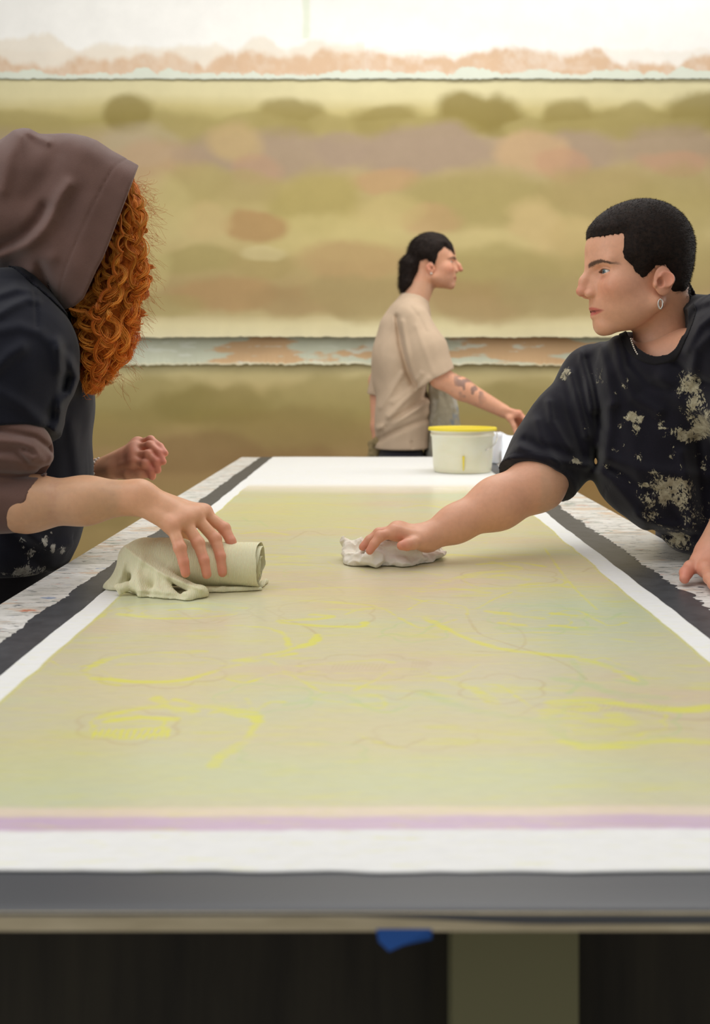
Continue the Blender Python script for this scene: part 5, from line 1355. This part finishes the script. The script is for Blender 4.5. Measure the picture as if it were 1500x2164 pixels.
# drip and carrying handle
th = -math.pi/2-.06
q = [bc+np.array([(Rb+.004+(Rt-Rb)*t_*.55)*math.cos(th), (Rb+.004+(Rt-Rb)*t_*.55)*math.sin(th), .012+t_*.05]) for t_ in np.linspace(0, 1, 8)]
V, Q, _, _ = tubes([np.array(q)], [np.linspace(.0016, .004, 8)], 8); link_mesh('paint_drip', V, Q, yelp, tub)
t_ = np.linspace(0, math.pi, 40); hq = np.stack([bc[0]+(Rt+.003)*np.cos(t_*1.0-.12), bc[1]-(Rt+.008)*np.sin(t_)*.25-.02*np.sin(t_)-.0, bc[2]+Ht-.016-.062*np.sin(t_)**.8], -1)
hq[:, 1] = bc[1]-np.sqrt(np.maximum((Rt+.006)**2-(hq[:, 0]-bc[0])**2, 0))*np.sin(t_)*1.0-.001
hq = hq[:14]
V, Q, _, _ = tubes([hq], [.0018], 8); link_mesh('handle', V, Q, silver, tub)
# ---- small clear tub behind and a stack of white paper
wt = mat('white_plastic', L3(240, 242, 246), .35, .5, sub=.1)
b2 = np.array([(1046-CX)/F*3.86, 3.86, TZ+.003]); m_ = MB(); r2 = .030; h2 = .118
m_.lathe([(r2*.8, 0), (r2*.84, .002), (r2*.96, h2-.02), (r2, h2-.018), (r2, h2), (r2-.003, h2), (r2*.8, .01)], b2, 40); t2 = m_.build('plastic_cup', wt, None, True)
tag(t2, 'tall white plastic cup standing behind the cream tub', 'cup')
foldp = mat('white_paper', L3(240, 244, 250), .8)
xs = np.linspace(0, 1, 40); ys_ = np.linspace(0, 1, 30); GX, GY = np.meshgrid(xs, ys_)
x0, x1 = (1050-CX)/F*3.95, (1108-CX)/F*3.95
X = x0+(x1-x0)*GX+.01*GY; Y = 3.80+.16*GY; Z = TZ+.012+.105*np.sin(GY*1.5)*(1-.25*GX)+.012*fbm(np.stack([GX.ravel()*3, GY.ravel()*3, GX.ravel()*0], -1), 3, 4).reshape(GX.shape)
V, Q = thick_sheet(X, Y, Z, (0, 0, -.0015)); cc_ = link_mesh('creased_paper', V, Q, foldp, None)
Vb = V.copy(); tag(cc_, 'creased white paper propped up at the far end beside the cup', 'paper')
# ---- rag under the reaching hand
crag = mat('white_cotton_rag', L3(236, 230, 218), .95, .1, sub=.1); n = N(crag)
n.l(n.ramp(n.noise(14, 5), [(.3, L3(226, 216, 196)), (.7, L3(244, 240, 232))]), n.b.inputs['Base Color']); n.bump(n.noise(700, 2), .5, .001); n.b.inputs['Sheen Weight'].default_value = .2
def zz(px, py, z):     # point at height z above the table standing on a photo pixel
    d = F*(H-z)/(py-CY); return P(px, py, d)
rp_ = [ell(zz(822, 1176, .012), (.075, .040, .013)), ell(zz(890, 1170, .012), (.040, .028, .012)),
       cap(zz(736, 1150, .030), zz(742, 1186, .006), .008, .009), cap(zz(730, 1142, .036), zz(760, 1150, .030), .005, .009), cap(zz(742, 1188, .006), zz(790, 1180, .018), .009, .013), cap(zz(752, 1192, .005), zz(770, 1170, .020), .008, .009),
       cap(zz(770, 1168, .022), zz(806, 1186, .008), .008, .010), cap(zz(800, 1180, .010), zz(850, 1192, .006), .013, .011), cap(zz(850, 1192, .006), zz(880, 1180, .010), .010, .010),
       cap(zz(812, 1160, .028), zz(850, 1158, .030), .012, .014), cap(zz(818, 1146, .034), zz(842, 1142, .036), .008, .008), cap(zz(836, 1168, .022), zz(878, 1170, .020), .013, .011), cap(zz(880, 1162, .018), zz(926, 1160, .014), .011, .007),
       cap(zz(885, 1176, .008), zz(928, 1172, .008), .009, .007), cap(zz(740, 1168, .012), zz(765, 1160, .020), .010, .012), cap(zz(806, 1150, .020), zz(806, 1176, .016), .010, .010), cap(zz(760, 1158, .014), zz(830, 1150, .02), .012, .012)]
rpu = U(rp_, .007)
def ragf(p):
    d = rpu(p); f = fbm(p*np.array([30, 30, 42], np.float32), 3, 8); d = d-.0055*(1-np.abs(f)*3.2)-.0015*fbm(p*90, 2, 3)
    d = smax(d, -(handR(p)+.0006), .001)
    return np.maximum(d, TZ+.0035-p[:, 2]).astype(np.float32)
o = build_sdf('cleaning_rag', [(ragf, *bb(zz(727, 1170, .01), zz(930, 1170, .01), zz(830, 1200, 0), zz(830, 1140, .04), m=.03), .0016)], crag, None)
tag(o, 'crumpled white rag pressed onto the painting by the person in the black t-shirt', 'rag')
# ---- roll of cheesecloth under the hand on the left
gz = mat('cream_cheesecloth', L3(226, 220, 182), .95, .1, sub=.1); n = N(gz)
wv = n.new('ShaderNodeTexWave'); wv.wave_type = 'BANDS'; wv.bands_direction = 'X'; wv.inputs['Scale'].default_value = 150; wv.inputs['Distortion'].default_value = 3.0; wv.inputs['Detail'].default_value = 2; wv.inputs['Detail Scale'].default_value = 2.0
n.l(n.coord((1, .3, .45)), wv.inputs['Vector']); ww = n.math('ADD', n.math('MULTIPLY', wv.outputs['Fac'], .7), n.math('MULTIPLY', n.noise(500, 2), .6))
n.l(n.mix(.55, n.ramp(n.noise(9, 4), [(.3, L3(218, 210, 168)), (.7, L3(232, 228, 196))]), n.ramp(ww, [(.2, L3(216, 208, 166)), (.9, L3(234, 230, 200))])), n.b.inputs['Base Color']); n.bump(ww, .6, .001)
roll = empty('cheesecloth_roll', (-.28, 1.545, TZ)); tag(roll, 'loose roll of cream cheesecloth held under the hand of the hooded person', 'cloth roll')
RZ = TZ+.0055+.036
A = np.array([-.355, 1.565, RZ]); B_ = np.array([-.172, 1.548, RZ]); ax = unit(B_-A)
NU, NV = 90, 200
u = np.linspace(0, 1, NU); v = np.linspace(0, 1, NV); Uu, Vv = np.meshgrid(u, v)
turns = 4.75; th = Vv*turns*2*np.pi; r = .010+.026*Vv+.0010*fbm(np.stack([Uu.ravel()*5, th.ravel()*.6, Uu.ravel()*0], -1), 3, 3).reshape(Uu.shape)
tl = .004*np.sin(th*1.3)+.003*fbm(np.stack([th.ravel()*2, th.ravel()*0, th.ravel()*0], -1), 2, 1).reshape(th.shape)
e2 = np.array([0, 1., 0]); e3 = np.array([0, 0, 1.])
XX = A[None, None]+(B_-A)[None, None]*Uu[..., None]+ax*(tl*(Uu > .5)*1.0-tl*(Uu <= .5))[..., None]*np.abs(Uu-.5)[..., None]*2+e2*(np.cos(th)*r)[..., None]+e3*(np.sin(th)*r)[..., None]
V, Q = grid_mesh(XX[..., 0], XX[..., 1], XX[..., 2]); link_mesh('wound_cloth', V, Q, gz, roll)
# the loose end: leaves the top of the roll, falls in front and spreads on the table to the left
core = cap(A+ax*.004, B_-ax*.002, .0366)
fl = [cap(P(292, 1162, 1.545), zz(245, 1238, .008), .011, .007), cap(zz(232, 1242, .005), zz(330, 1258, .005), .007, .008), cap(zz(330, 1258, .005), zz(396, 1264, .005), .008, .007), cap(zz(396, 1264, .005), zz(424, 1252, .010), .007, .006),
      cap(zz(424, 1252, .010), zz(434, 1256, .006), .006, .0045), cap(P(285, 1200, 1.530), zz(300, 1254, .008), .010, .008), cap(P(330, 1215, 1.525), zz(360, 1256, .008), .010, .008), cap(P(262, 1190, 1.545), P(262, 1230, 1.54), .008, .008), cap(P(272, 1168, 1.540), P(352, 1218, 1.512), .011, .008),
      cap(P(352, 1218, 1.512), zz(424, 1250, .012), .008, .006), cap(zz(228, 1240, .004), zz(262, 1225, .012), .005, .010), cap(P(266, 1172, 1.550), P(300, 1156, 1.560), .010, .010), cap(P(262, 1200, 1.545), zz(230, 1240, .005), .007, .004), cap(zz(255, 1246, .012), P(310, 1225, 1.515), .008, .012)]
flu = U(fl, .012)
gf = [(pixfold(p_, 1.52), a_, w_) for p_, a_, w_ in [([(266, 1158), (300, 1185), (350, 1216), (425, 1246)], .0040, .0035), ([(300, 1180), (290, 1210), (296, 1250)], .0022, .005), ([(262, 1190), (256, 1220), (240, 1240)], .003, .004),
  ([(330, 1212), (330, 1240), (345, 1258)], .0025, .005), ([(360, 1226), (375, 1246), (385, 1260)], -.0025, .004), ([(240, 1250), (300, 1254), (390, 1262)], -.0022, .003), ([(275, 1215), (272, 1250)], -.002, .004)]]
def flapf(p):
    d = smin(flu(p), core(p)-.0008+.03*sstep(-.30, -.23, p[:, 0]).astype(np.float32)*1.0, .012)
    for g, a_, w_ in gf: d = d-a_*np.exp(-(g(p)/w_)**2)*(p[:, 1] < 1.56)
    d = d-.0016*fbm(p*np.array([50, 50, 20], np.float32), 3, 2); d = smax(d, -(hand1(p)+.0004), .001)
    return np.maximum(d, TZ+.0035-p[:, 2]).astype(np.float32)
build_sdf('loose_end', [(flapf, *bb(zz(225, 1240, .01), zz(430, 1268, 0), A, P(330, 1150, 1.6), P(440, 1250, 1.45), m=.045), .0018)], gz, roll)
hm = [cap(zz(420, 1250, .004), zz(470, 1247, .006), .006, .004), cap(zz(470, 1247, .006), zz(548, 1246, .004), .005, .005), cap(zz(548, 1240, .004), zz(562, 1228, .006), .006, .004)]
hmu = U(hm, .006)
build_sdf('frayed_edge', [(lambda p: np.maximum(hmu(p)-.0012*fbm(p*80, 2, 2), TZ+.0035-p[:, 2]).astype(np.float32), *bb(zz(420, 1252, 0), zz(565, 1230, 0), m=.03), .0018)], gz, roll)
print('DONE', round(time.time()-T0, 1))
